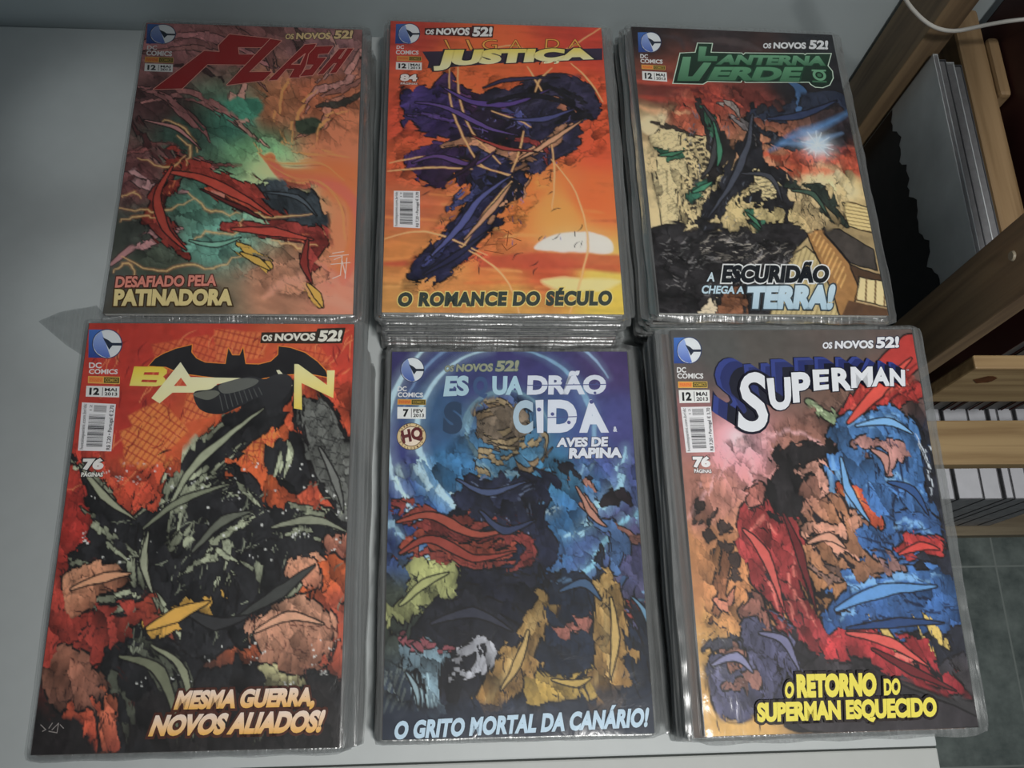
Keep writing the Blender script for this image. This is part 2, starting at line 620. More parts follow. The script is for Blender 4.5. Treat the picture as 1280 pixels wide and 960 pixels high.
    def texture(self, amt, su, sv, seed, rot=0.0, n=4):
        nz = fbm(su, sv, seed, rot, n) - 0.5
        self.c = np.clip(self.c * (1 + amt * 2.4 * nz[..., None]), 0, 1)

    def scribble(self, pts, c, n, spread, w, seed, length=12):
        """short ink ticks scattered inside an outline"""
        rnd = random.Random(seed)
        arr = np.array(pts)
        lo, hi = arr.min(0), arr.max(0)
        for _ in range(n):
            u, v = rnd.uniform(lo[0], hi[0]), rnd.uniform(lo[1], hi[1])
            q = spread[0] + rnd.uniform(-spread[1], spread[1])
            L = length * rnd.uniform(0.4, 1.0)
            du, dv = L * math.cos(math.radians(q)), L * math.sin(math.radians(q))
            b = rnd.uniform(-0.2, 0.2)
            self.stroke([(u, v), (u + du / 2 - dv * b, v + dv / 2 + du * b), (u + du, v + dv)], c, 0.2, w, 0.1, 0.5)

    def specks(self, pts, c, n, r, seed):
        rnd = random.Random(seed)
        arr = np.array(pts)
        lo, hi = arr.min(0), arr.max(0)
        for _ in range(n):
            u, v = rnd.uniform(lo[0], hi[0]), rnd.uniform(lo[1], hi[1])
            q = r * rnd.uniform(0.5, 1.2)
            d = np.hypot(GU - u, GV - v)
            self.mix(np.clip(1 - (d - q) / 0.5, 0, 1), c)

    def facet(self, pts, cell, shift, var, seed, ang=30, stretch=1.7, line=0.25, feather=5.0, curve=True, dark=0.5):
        """break the picture up into overlapping shards, like a cubist collage"""
        rs = np.random.RandomState(seed)
        q = math.radians(ang)
        wob = (fbm(9, 9, seed + 3) - 0.5) * 5.0
        x = (GU * math.cos(q) + GV * math.sin(q)) / stretch + wob
        y = -GU * math.sin(q) + GV * math.cos(q) + wob * 0.6
        gx = np.arange(x.min() - cell, x.max() + cell, cell)
        gy = np.arange(y.min() - cell, y.max() + cell, cell)
        SX, SY = np.meshgrid(gx, gy)
        SX = SX + rs.uniform(-0.48, 0.48, SX.shape) * cell
        SY = SY + rs.uniform(-0.48, 0.48, SY.shape) * cell
        ny, nx = SX.shape
        ci = np.clip(((x - gx[0]) / cell + 0.5).astype(int), 0, nx - 1)
        cj = np.clip(((y - gy[0]) / cell + 0.5).astype(int), 0, ny - 1)
        d1 = np.full(x.shape, 1e9)
        d2 = np.full(x.shape, 1e9)
        bi = np.zeros(x.shape, int)
        for dj in (-2, -1, 0, 1, 2):
            for di in (-2, -1, 0, 1, 2):
                i, j = np.clip(ci + di, 0, nx - 1), np.clip(cj + dj, 0, ny - 1)
                d = np.hypot(x - SX[j, i], y - SY[j, i])
                k = j * nx + i
                same = k == bi
                nearer = d < d1
                d2 = np.where(nearer & ~same, d1, np.where((d < d2) & ~nearer & ~same, d, d2))
                bi = np.where(nearer, k, bi)
                d1 = np.minimum(d, d1)
        n = nx * ny
        ou, ov = rs.normal(0, shift, n)[bi], rs.normal(0, shift, n)[bi]
        lum = 1 + rs.uniform(-var, var, n)[bi]
        ga = rs.uniform(0, 6.28, n)[bi]
        slope = ((x - SX.ravel()[bi]) * np.cos(ga) + (y - SY.ravel()[bi]) * np.sin(ga)) / cell
        iu = np.clip(((GU + ou) / W * (NU - 1)).round().astype(int), 0, NU - 1)
        iv = np.clip(((GV + ov) / H * (NV - 1)).round().astype(int), 0, NV - 1)
        c = self.c[iv, iu] * np.clip(lum + slope * var * 1.6, 0.2, 2.2)[..., None]
        c = np.clip(c, 0, 1)
        keep = (rs.rand(n) > 0.35)[bi]
        edge = np.clip(1 - (d2 - d1 - line * 0.5) / 0.7, 0, 1) * keep * dark
        c = c * (1 - edge[..., None]) + np.array(lin((20, 17, 19))) * edge[..., None]
        m = np.clip(0.5 - self.sdf(spline(pts, True) if curve else pts) / feather, 0, 1)[..., None]
        self.c = self.c * (1 - m) + c * m

    def done(self):
        g = self.gain
        top, bot = (g if isinstance(g, tuple) else (g, g))
        c = self.c / bot
        y = (c @ np.array((0.3, 0.55, 0.15)))[..., None]
        c = c * 0.9 + y * 0.1
        return c / np.maximum(c.max(-1, keepdims=True) / 0.88, 1.0)


def ring(cx, cy, ru, rv, a0, a1, n=22):
    return [(cx + ru * math.cos(math.radians(a0 + (a1 - a0) * k / n)), cy + rv * math.sin(math.radians(a0 + (a1 - a0) * k / n)))
            for k in range(n + 1)]


# ---------------------------------------------------------------- flat printed lettering and marks (meshes on the cover)
THICK = 0.0040


class Marks:
    """flat ink shapes collected into one mesh with a colour per corner point"""
    level = 0

    def __init__(self, gain=0.60):
        self.v, self.f, self.c = [], [], []
        self.gain = gain

    def colour(self, c):
        q = lin(c) / self.gain
        return q / max(q.max() / 0.9, 1.0)

    def _add(self, verts, faces, cols, z):
        b = len(self.v)
        self.v += [((u - W / 2) / 1000, (H / 2 - v) / 1000, THICK + 0.00012 + z) for u, v in verts]
        self.f += [tuple(b + i for i in f) for f in faces]
        self.c += list(cols)

    def layer(self):
        Marks.level += 1
        return Marks.level * 0.0000035

    def poly(self, pts, c, holes=(), c2=None, curve=False):
        if curve:
            pts = [tuple(p) for p in spline(pts, True, 6)]
        loops = [[Vector((u, v, 0)) for u, v in pts]] + [[Vector((u, v, 0)) for u, v in h] for h in holes]
        tris = tessellate_polygon(loops)
        vs = [(p.x, p.y) for l in loops for p in l]
        cc = self._grad(vs, c, c2)
        self._add(vs, tris, cc, self.layer())

    def _grad(self, vs, c, c2):
        a = self.colour(c)
        if c2 is None:
            return [a] * len(vs)
        b = self.colour(c2)
        ys = [p[1] for p in vs]
        lo, hi = min(ys), max(ys)
        return [a + (b - a) * (y - lo) / (hi - lo + 1e-6) for y in ys]

    def outline(self, pts, c, w, closed=True):
        pts = list(pts) + ([pts[0]] if closed else [])
        for (ax, ay), (bx, by) in zip(pts, pts[1:]):
            L = math.hypot(bx - ax, by - ay) or 1
            nx, ny = -(by - ay) / L * w / 2, (bx - ax) / L * w / 2
            ex, ey = (bx - ax) / L * w / 2, (by - ay) / L * w / 2
            self.poly([(ax + nx - ex, ay + ny - ey), (bx + nx + ex, by + ny + ey), (bx - nx + ex, by - ny + ey), (ax - nx - ex, ay - ny - ey)], c)

    def disc(self, cu, cv, r, c, n=40, ratio=1.0):
        self.poly([(cu + r * math.cos(2 * math.pi * k / n), cv + r * ratio * math.sin(2 * math.pi * k / n)) for k in range(n)], c)

    def text(self, s, quad, c, bold=0.02, edge=None, c2=None, c3=None, lift=None, space=1.0):
        """lettering stretched into a quad given as top left, top right, bottom right, bottom left (capital height)"""
        q = [np.array(p) for p in quad]
        box0 = None
        passes = []
        if edge:
            passes.append((edge[0], bold + edge[1], None))
        passes.append((c, bold, c2))
        if bold > 0.03:                                # a second, slimmer pass closes pinholes in heavy letters
            passes.append((c, bold * 0.5, c2))
            passes.append((c, 0.0, c2))
        base = glyphs(s, bold, space)
        xs = base[0][:, 0]
        lo, hi = xs.min(), xs.max()
        cap0, cap1 = cap_box(bold)
        for colr, off, colr2 in passes:
            vs, fs = glyphs(s, off, space)
            a = (vs[:, 0] - lo) / (hi - lo)
            b = (vs[:, 1] - cap0) / (cap1 - cap0)        # 0 at the foot, 1 at capital height
            pts = [tuple((q[3] * (1 - t) + q[2] * t) * (1 - h) + (q[0] * (1 - t) + q[1] * t) * h) for t, h in zip(a, b)]
            ca = self.colour(colr)
            if colr2 is not None:
                cb = self.colour(colr2)
                cols = [ca * h + cb * (1 - h) for h in np.clip(b, 0, 1)]
            elif c3 is not None and colr is c:
                cb = self.colour(c3)
                cols = [ca * (1 - t) + cb * t for t in np.clip(a, 0, 1)]
            else:
                cols = [ca] * len(pts)
            self._add(pts, fs, cols, self.layer())

    def build(self, name, parent, label=None):
        me = bpy.data.meshes.new(name)
        me.from_pydata(self.v, [], self.f)
        at = me.color_attributes.new('ink', 'FLOAT_COLOR', 'POINT')
        at.data.foreach_set('color', np.concatenate([np.array(self.c), np.ones((len(self.c), 1))], 1).ravel())
        o = link(name, me, INK, parent)
        if label:
            o['label'] = label
        return o


_cache = {}


def glyphs(s, offset, space=1.0):
    key = (s, round(offset, 4), space)
    if key not in _cache:
        cu = bpy.data.curves.new('lettering', 'FONT')
        cu.body = s
        cu.offset = offset
        cu.space_character = space
        cu.resolution_u = 4
        o = bpy.data.objects.new('lettering', cu)
        col.objects.link(o)
        bpy.context.view_layer.update()
        me = bpy.data.meshes.new_from_object(o.evaluated_get(bpy.context.evaluated_depsgraph_get()))
        vs = np.array([v.co[:2] for v in me.vertices])
        fs = [tuple(p.vertices) for p in me.polygons]
        bpy.data.objects.remove(o)
        bpy.data.curves.remove(cu)
        bpy.data.meshes.remove(me)
        _cache[key] = (vs, fs)
    return _cache[key]


def cap_box(offset):
    v = glyphs('H', offset)[0]
    return v[:, 1].min(), v[:, 1].max()


def lerp_quad(q, a, b):
    q = [np.array(p) for p in q]
    return tuple((q[0] * (1 - a) + q[1] * a) * (1 - b) + (q[3] * (1 - a) + q[2] * a) * b)


def sub_quad(q, a0, b0, a1, b1):
    return [lerp_quad(q, a0, b0), lerp_quad(q, a1, b0), lerp_quad(q, a1, b1), lerp_quad(q, a0, b1)]


def publisher_logo(m, q, blue=True, dim=1.0):
    L = lambda pts: [lerp_quad(q, a, b) for a, b in pts]
    D = lambda c: tuple(x * dim for x in c)
    if blue:
        m.poly(L([(0, 0.02), (0.62, 0.02), (0.62, 0.98), (0, 0.98)]), D((60, 100, 165)), c2=D((38, 62, 125)))
    disc = [(0.56 + 0.43 * math.cos(k * math.pi / 24), 0.5 + 0.47 * math.sin(k * math.pi / 24)) for k in range(48)]
    m.poly(L([(0.56 + 0.46 * math.cos(k * math.pi / 24), 0.5 + 0.50 * math.sin(k * math.pi / 24)) for k in range(48)]), D((40, 55, 90)))
    m.poly(L(disc), D((215, 220, 222)))
    peel = [(0.38, 0.06), (0.66, 0.94), (0.56, 0.97), (0.42, 0.93), (0.26, 0.82), (0.15, 0.63), (0.13, 0.45), (0.20, 0.26), (0.30, 0.13)]
    m.poly(L(peel), D((140, 160, 200)), c2=D((70, 95, 160)))
    m.poly(L([(0.42, 0.28), (0.60, 0.38), (0.70, 0.47), (1.0, 0.47), (1.0, 0.56), (0.72, 0.56), (0.62, 0.70)]), D((28, 36, 52)))


def corner_block(m, logo, dc, comics, bar, date, num, month, year, dim=1.0, blue=True):
    D = lambda c: tuple(x * dim for x in c)
    publisher_logo(m, logo, blue, dim)
    m.text('DC', dc, D((215, 216, 216)), 0.03)
    m.text('COMICS', comics, D((215, 216, 216)), 0.03)
    m.poly(bar, D((190, 160, 80)))
    m.poly(sub_quad(bar, 0.02, 0.1, 0.48, 0.9), D((205, 130, 62)))
    m.poly(sub_quad(bar, 0.50, 0.1, 0.98, 0.9), D((75, 66, 30)))
    m.text('PANINI', sub_quad(bar, 0.06, 0.25, 0.44, 0.75), D((185, 95, 50)), 0.02)
    m.text('COMICS', sub_quad(bar, 0.54, 0.25, 0.94, 0.75), D((165, 140, 60)), 0.02)
    m.poly(date, D((218, 220, 218)))
    m.text(num, sub_quad(date, 0.10 if len(num) > 1 else 0.20, 0.17, 0.40, 0.83), (22, 22, 24), 0.05)
    m.poly(sub_quad(date, 0.485, 0.12, 0.505, 0.88), (40, 40, 42))
    m.text(month, sub_quad(date, 0.56, 0.16, 0.92, 0.47), (25, 25, 27), 0.03)
    m.text(year, sub_quad(date, 0.56, 0.56, 0.94, 0.85), (25, 25, 27), 0.03)


def barcode(m, q, price):
    """white price label with upright bars and two lines of writing turned on their side"""
    m.poly(q, (206, 206, 208))
    rnd = random.Random(11)
    b = 0.20
    m.text('12', [lerp_quad(q, 0.24, 0.16), lerp_quad(q, 0.24, 0.04), lerp_quad(q, 0.31, 0.04), lerp_quad(q, 0.31, 0.16)], (70, 70, 72), 0.0)
    for k in range(12):
        w = rnd.uniform(0.004, 0.008)
        y = 0.045 + k * 0.0125
        m.poly(sub_quad(q, 0.36, y, 0.74, y + w), (60, 60, 64))
    y = 0.24
    while y < 0.90:
        w = rnd.choice((0.006, 0.006, 0.012, 0.018, 0.024))
        m.poly(sub_quad(q, 0.24, y, 0.72, min(y + w, 0.91)), (48, 48, 52))
        y += w + rnd.choice((0.007, 0.012, 0.016))
    side = lambda a0, a1, b0, b1: [lerp_quad(q, a0, b1), lerp_quad(q, a0, b0), lerp_quad(q, a1, b0), lerp_quad(q, a1, b1)]
    m.text('hotsitepanini.com.br/dc', side(0.05, 0.15, 0.03, 0.97), (60, 60, 64), 0.01)
    m.text(price, side(0.84, 0.95, 0.03, 0.97), (50, 50, 54), 0.02)


def banner(m, q1, q2, c, plate):
    """the two sizes of OS NOVOS 52! with a dark contour"""
    e = (plate, 0.05)
    m.text('OS', sub_quad(q1, 0.0, 0.14, 0.19, 1.0), c, 0.045, e)
    m.text('NOVOS', sub_quad(q1, 0.24, 0.0, 1.0, 1.0), c, 0.05, e)
    m.text('52!', q2, c, 0.05, e)

# ---- cover: pink, teal and orange swirls   
def art_flash():
    A = Art(0.51, 11)
    A.field([((12.8, 24.6), (125, 80, 80)), ((74.5, 14.5), (110, 70, 68)), ((137.7, 21.0), (112, 78, 80)), ((12.9, 80.2), (70, 45, 45)),
             ((6.0, 146.9), (105, 62, 62)), ((40.0, 109.8), (50, 72, 62)), ((74.4, 93.9), (62, 120, 100)), ((94.4, 123.2), (92, 140, 100)),
             ((57.2, 166.8), (66, 105, 90)), ((71.5, 200.4), (90, 140, 125)), ((139.6, 69.1), (150, 85, 55)), ((159.3, 114.2), (175, 105, 70)),
             ((154.3, 143.4), (205, 115, 60)), ((164.5, 198.5), (205, 130, 85)), ((163.0, 243.9), (190, 125, 100)), ((118.8, 238.4), (150, 105, 80)),
             ((3.5, 195.2), (58, 62, 56)), ((34.5, 220.9), (64, 72, 60)), ((5.6, 253.1), (70, 72, 70)), ((70.5, 251.9), (110, 95, 75)),
             ((114.2, 158.5), (150, 190, 150)), ((106.5, 77.7), (150, 95, 62))])
    A.texture(0.35, 26, 9, 3, 0.5)
    # pale streaks fanning out of the top left
    for s, c, w in (('0.7,16.7 36.4,10.7 75.1,22.8 107.8,46.2', (150, 98, 98), 9), ('3.5,29.8 37.7,23.9 70.0,37.6 96.9,70.2', (128, 84, 80), 7), ('3.9,80.4 36.1,70.3 67.8,86.4 87.2,104.8', (140, 92, 88), 7),
                    ('-1.0,65.1 24.3,73.7 51.2,102.0 59.5,115.2', (132, 84, 82), 6), ('76.9,47.1 72.6,70.9 80.4,93.7 99.9,115.7', (170, 125, 112), 8), ('0.5,125.4 23.1,117.6 48.1,131.6 83.5,134.3', (130, 75, 72), 8),
                    ('-1.1,136.3 12.0,148.2 33.4,159.0 47.9,160.0', (160, 120, 120), 7), ('0.3,221.5 16.0,204.9 34.5,195.9 45.6,194.3', (160, 115, 115), 9), ('170.4,20.0 157.5,52.9 139.3,61.3 128.1,84.9', (160, 112, 104), 9),
                    ('170.2,68.3 152.0,72.7 140.8,99.7 123.4,111.4', (158, 104, 84), 8), ('171.0,48.5 154.7,60.9 142.6,67.5', (128, 84, 74), 7), ('73.7,4.5 93.8,22.3 101.6,46.4', (96, 62, 58), 7), ('111.6,3.4 122.0,21.4 121.1,41.0', (70, 48, 46), 8),
                    ('143.4,4.2 150.5,28.8 139.0,53.4', (160, 118, 110), 6), ('2.7,95.7 18.0,125.0 31.7,142.7', (70, 38, 38), 6), ('21.2,44.6 45.7,43.1 59.0,54.0', (52, 34, 34), 8), ('140.1,80.7 158.1,74.8 171.3,60.4', (52, 48, 42), 8)):
        A.stroke(P(s), c, w * 0.35, w, 1, 1.5, ink=0.3)
    A.fill(P('67.0,77.2 78.6,69.2 92.2,71.9 99.9,79.5 93.4,89.6 80.4,93.7 70.9,87.9'), (58, 120, 98), 3)
    A.fill(P('123.7,92.6 135.6,89.3 143.1,96.7 138.7,107.3 127.9,106.1'), (48, 58, 44), 2)
    A.glow((104.4, 141.0), 22, (215, 220, 160), 0.8)
    # orange swirl
    for k in range(9):
        t = k / 8
        A.stroke([(u + t * 6, v + t * 10) for u, v in P('100.3,123.0 113.0,138.7 133.7,141.1 151.4,144.9 165.3,164.4 167.4,198.4 156.9,224.9')],
                 (225 - 30 * t, 135 - 35 * t, 60 + 10 * (k % 3)), 5, 9, 3, 3, a=0.75)
    for s in ('91.5,114.4 100.6,127.4 118.6,132.8 142.1,132.2 160.2,146.9', '110.9,100.5 120.8,118.9 141.7,122.0 163.2,125.9', '104.0,133.8 122.2,145.6 142.8,149.4 157.9,168.0 162.8,198.5', '107.4,93.0 109.9,62.1 121.4,47.5', '121.2,115.2 123.3,85.0 139.3,61.3', '138.4,114.7 143.5,92.1 164.4,82.4'):
        A.stroke(P(s), (235, 170, 90), 0.4, 2.2, 0.5, 1.2, a=0.8)
        A.stroke([(u + 2, v + 2.5) for u, v in P(s)], (140, 66, 34), 0.2, 0.9, 0.2, 0.8, a=0.7)
    A.fill(P('99.9,152.5 117.3,151.4 133.9,158.1 144.9,173.1 147.3,190.8 143.7,200.3 128.8,196.6 113.1,188.8 101.3,174.1'), (52, 60, 66), 0.8, ink=0.6, var=0.25)
    # red ribbons of paint crossing the middle
    for s, c, w in (('32.7,130.5 54.8,141.5 85.1,156.4 103.6,174.0 116.5,179.2', (132, 46, 36), 22), ('40.3,136.1 30.7,160.4 25.6,181.2 40.3,202.4 53.6,212.7', (122, 42, 34), 17),
                    ('63.2,156.9 85.9,167.5 97.0,178.3', (150, 58, 40), 14), ('78.4,188.2 104.7,191.7 133.2,193.8 142.4,197.6 136.6,218.8 136.1,233.0', (128, 46, 40), 18)):
        A.stroke(P(s), c, w * 0.45, w, w * 0.35, 1.0, ink=0.7)
    for s in ('36.5,133.3 58.3,147.1 85.6,163.4 106.7,178.1', '44.1,138.9 63.2,156.9 86.5,174.4', '82.0,190.8 110.6,194.3 136.9,200.4', '37.4,141.9 30.6,164.6 30.6,185.2'):
        A.stroke(P(s), (205, 110, 66), 0.3, 2.0, 0.4, 1.0)
        A.stroke([(u + 3, v + 3) for u, v in P(s)], (70, 26, 24), 0.3, 1.6, 0.4, 1.0)
    A.stroke(P('63.3,158.3 85.6,163.4 103.3,169.9'), (200, 130, 112), 1, 5, 1, 1.5)
    A.stroke(P('89.0,208.0 99.5,214.4 111.1,221.9 107.1,228.5'), (196, 158, 62), 4, 10, 2, 0.8, ink=0.6)
    A.stroke(P('135.0,233.0 142.0,241.8 146.9,253.0'), (198, 156, 62), 6, 11, 4, 0.8, ink=0.6)
    A.stroke(P('108.3,246.2 129.5,233.1 152.1,245.4 168.8,255.1'), (205, 146, 120), 2, 12, 4, 4, a=0.7)
    A.stroke(P('145.5,218.6 159.9,231.3 169.4,237.5'), (170, 104, 86), 2, 8, 3, 3, a=0.7)
    A.facet(P('-4.4,132.8 40.8,117.1 101.7,144.7 142.8,150.8 153.2,198.7 152.2,250.4 107.8,238.6 51.1,220.5 17.1,214.7'), 9, 2.4, 0.30, 101, 25)
    A.facet(P('-4.4,132.8 40.8,117.1 101.7,144.7 142.8,150.8 153.2,198.7 152.2,250.4 107.8,238.6 51.1,220.5 17.1,214.7'), 3.4, 0.63, 0.14, 601, 60, 2.4, line=0.1, dark=0.3)
    A.facet(P('1.0,8.4 168.9,6.8 168.3,91.5 130.2,129.6 23.9,124.9 4.3,132.6'), 12, 2.0, 0.22, 111, 35, 2.6)
    A.facet(P('1.0,8.4 168.9,6.8 168.3,91.5 130.2,129.6 23.9,124.9 4.3,132.6'), 4.5, 0.50, 0.14, 611, 70, 2.4, line=0.1, dark=0.3)
    # thin forked sparks
    rnd = random.Random(4)
    for s in ('-0.2,174.9 18.1,175.9 32.3,175.6 51.5,166.9', '1.1,185.1 13.1,181.5 30.3,182.5', '-0.3,165.3 7.8,160.9 15.7,164.9', '46.1,158.7 64.8,174.9 86.8,178.5', '6.1,214.9 29.6,226.1 53.8,220.5 73.5,223.3 89.3,211.9', '6.9,129.7 31.1,137.7 40.7,128.8',
              '20.6,95.3 39.3,102.3 49.6,122.8', '53.6,200.8 64.2,193.9 83.5,194.8 87.2,184.0', '110.9,199.6 129.3,205.9 142.6,202.9', '86.5,174.4 109.7,179.4 138.1,176.0', '2.2,227.9 11.3,221.3 19.1,230.8', '35.3,109.9 44.7,121.4 43.7,135.3'):
        pts = []
        base = spline(P(s), False, 5)
        for q in base:
            pts.append((q[0] + rnd.uniform(-1.6, 1.6), q[1] + rnd.uniform(-1.6, 1.6)))
        A.stroke(pts, (205, 130, 70), 0.4, 2.4, 0.4, 2.4, curve=False, a=0.45)
        A.stroke(pts, (230, 196, 130), 0.2, 0.9, 0.2, 0.7, curve=False)
    A.fill(P('2.2,244.4 8.7,235.5 57.8,233.2 86.4,246.6 82.0,259.1 38.9,261.1 1.3,261.8'), (66, 62, 52), 6, a=0.6)
    for s, c, w in (('29.3,142.1 55.4,147.2 85.6,163.4 109.7,179.4', (168, 62, 46), 8), ('33.5,137.7 25.8,163.3 34.5,190.5 51.0,208.8', (156, 56, 42), 7), ('82.0,190.8 110.5,192.9 139.1,199.0', (164, 60, 46), 8), ('56.3,157.0 86.4,173.0 104.1,182.2', (86, 30, 28), 4), ('135.7,199.1 134.4,218.9 140.7,235.5', (120, 40, 34), 6), ('89.2,210.6 100.8,216.9 110.2,224.5', (212, 172, 70), 6), ('137.3,235.5 144.3,244.3 149.1,254.2', (210, 168, 68), 6), ('102.6,158.8 126.0,162.5 141.7,178.7', (74, 84, 92), 4), ('52.5,200.8 71.9,204.4 88.2,197.4', (110, 160, 140), 5), ('8.7,95.6 33.3,102.5 53.0,121.2', (164, 112, 108), 4)):
        A.stroke(P(s), c, w * 0.3, w, w * 0.15, 0.7, ink=0.5)
    A.texture(0.16, 5, 5, 90)
    return A


def marks_flash(front):
    m = Marks(0.50)
    corner_block(m, P('0.7,0.8 22.8,1.0 23.7,21.0 1.9,21.6'), P('3.0,23.2 10.5,23.0 10.7,27.1 3.2,27.3'), P('3.1,28.1 22.6,28.4 22.8,33.3 3.2,33.0'),
                 P('2.5,34.3 24.3,34.5 24.5,40.1 2.8,39.9'), P('3.2,41.1 24.5,41.3 24.9,48.9 3.6,48.7'), '12', 'MAI', '2013', 0.72)
    m.build('publisher_block', front)
    m = Marks(0.50)
    banner(m, P('109.2,6.0 145.0,4.1 144.6,11.2 109.0,12.7'), P('148.4,1.9 163.0,1.1 162.0,9.9 147.4,10.7'), (165, 146, 108), (44, 34, 30))
    m.build('banner_lettering', front)
    m = Marks(0.50)
    R, E = (112, 30, 30), (165, 110, 100)
    F_ = P('13.1,66.0 47.2,27.3 59.3,27.9 58.0,21.0 65.4,9.7 97.7,12.8 90.7,21.5 72.5,22.0 73.8,29.9 85.5,29.6 79.8,39.5 50.6,40.0 33.6,64.5')
    L_ = P('97.7,13.2 105.8,14.6 82.6,47.3 100.1,46.4 94.3,54.7 67.7,60.0')
    A_ = P('99.1,54.5 125.1,18.1 133.3,16.8 122.2,50.8 115.0,51.2 118.3,42.4 111.6,42.6 105.0,53.6')
    S_ = P('133.9,19.8 146.8,18.6 143.3,25.9 135.7,26.9 135.1,31.3 141.9,30.7 132.1,48.4 123.2,49.6 126.9,43.3 130.4,42.8 133.1,37.7 127.6,37.8 128.9,27.5')
    H_ = P('152.3,21.7 156.8,21.1 151.1,31.6 154.1,31.6 159.1,20.7 163.1,20.6 150.4,45.0 146.3,45.9 151.3,35.6 148.3,35.7 140.6,46.8 136.7,47.5')
    for g, hole in ((F_, None), (L_, None), (A_, P('115.8,38.1 122.2,38.0 125.6,27.0')), (S_, None), (H_, None)):
        m.outline(g, E, 1.7)
        m.poly(g, R, [hole] if hole else ())
        m.outline(g, (88, 22, 22), 0.5)
        if hole:
            m.outline(hole, E, 0.8)
    m.build('title_lettering', front)
    m = Marks(0.55)
    m.text('DESAFIADO PELA', P('5.4,231.1 74.0,229.1 74.2,238.0 5.5,240.0'), (214, 140, 124), 0.04, ((72, 26, 22), 0.07))
    m.text('PATINADORA', P('5.6,241.2 86.5,240.3 86.4,253.5 6.3,254.3'), (222, 206, 150), 0.06, ((60, 44, 22), 0.07))
    m.build('tagline_lettering', front)
    m = Marks(0.55)
    for s in ('152.0,213.3 165.4,211.7', '155.5,215.8 161.0,213.1 160.3,228.7 154.9,231.4', '161.1,217.0 163.6,227.3', '164.4,214.4 163.7,231.2', '153.4,219.8 166.7,218.2', '154.2,210.6 162.0,209.1'):
        m.outline(P(s), (205, 190, 180), 0.7, False)
    m.build('signature', front)


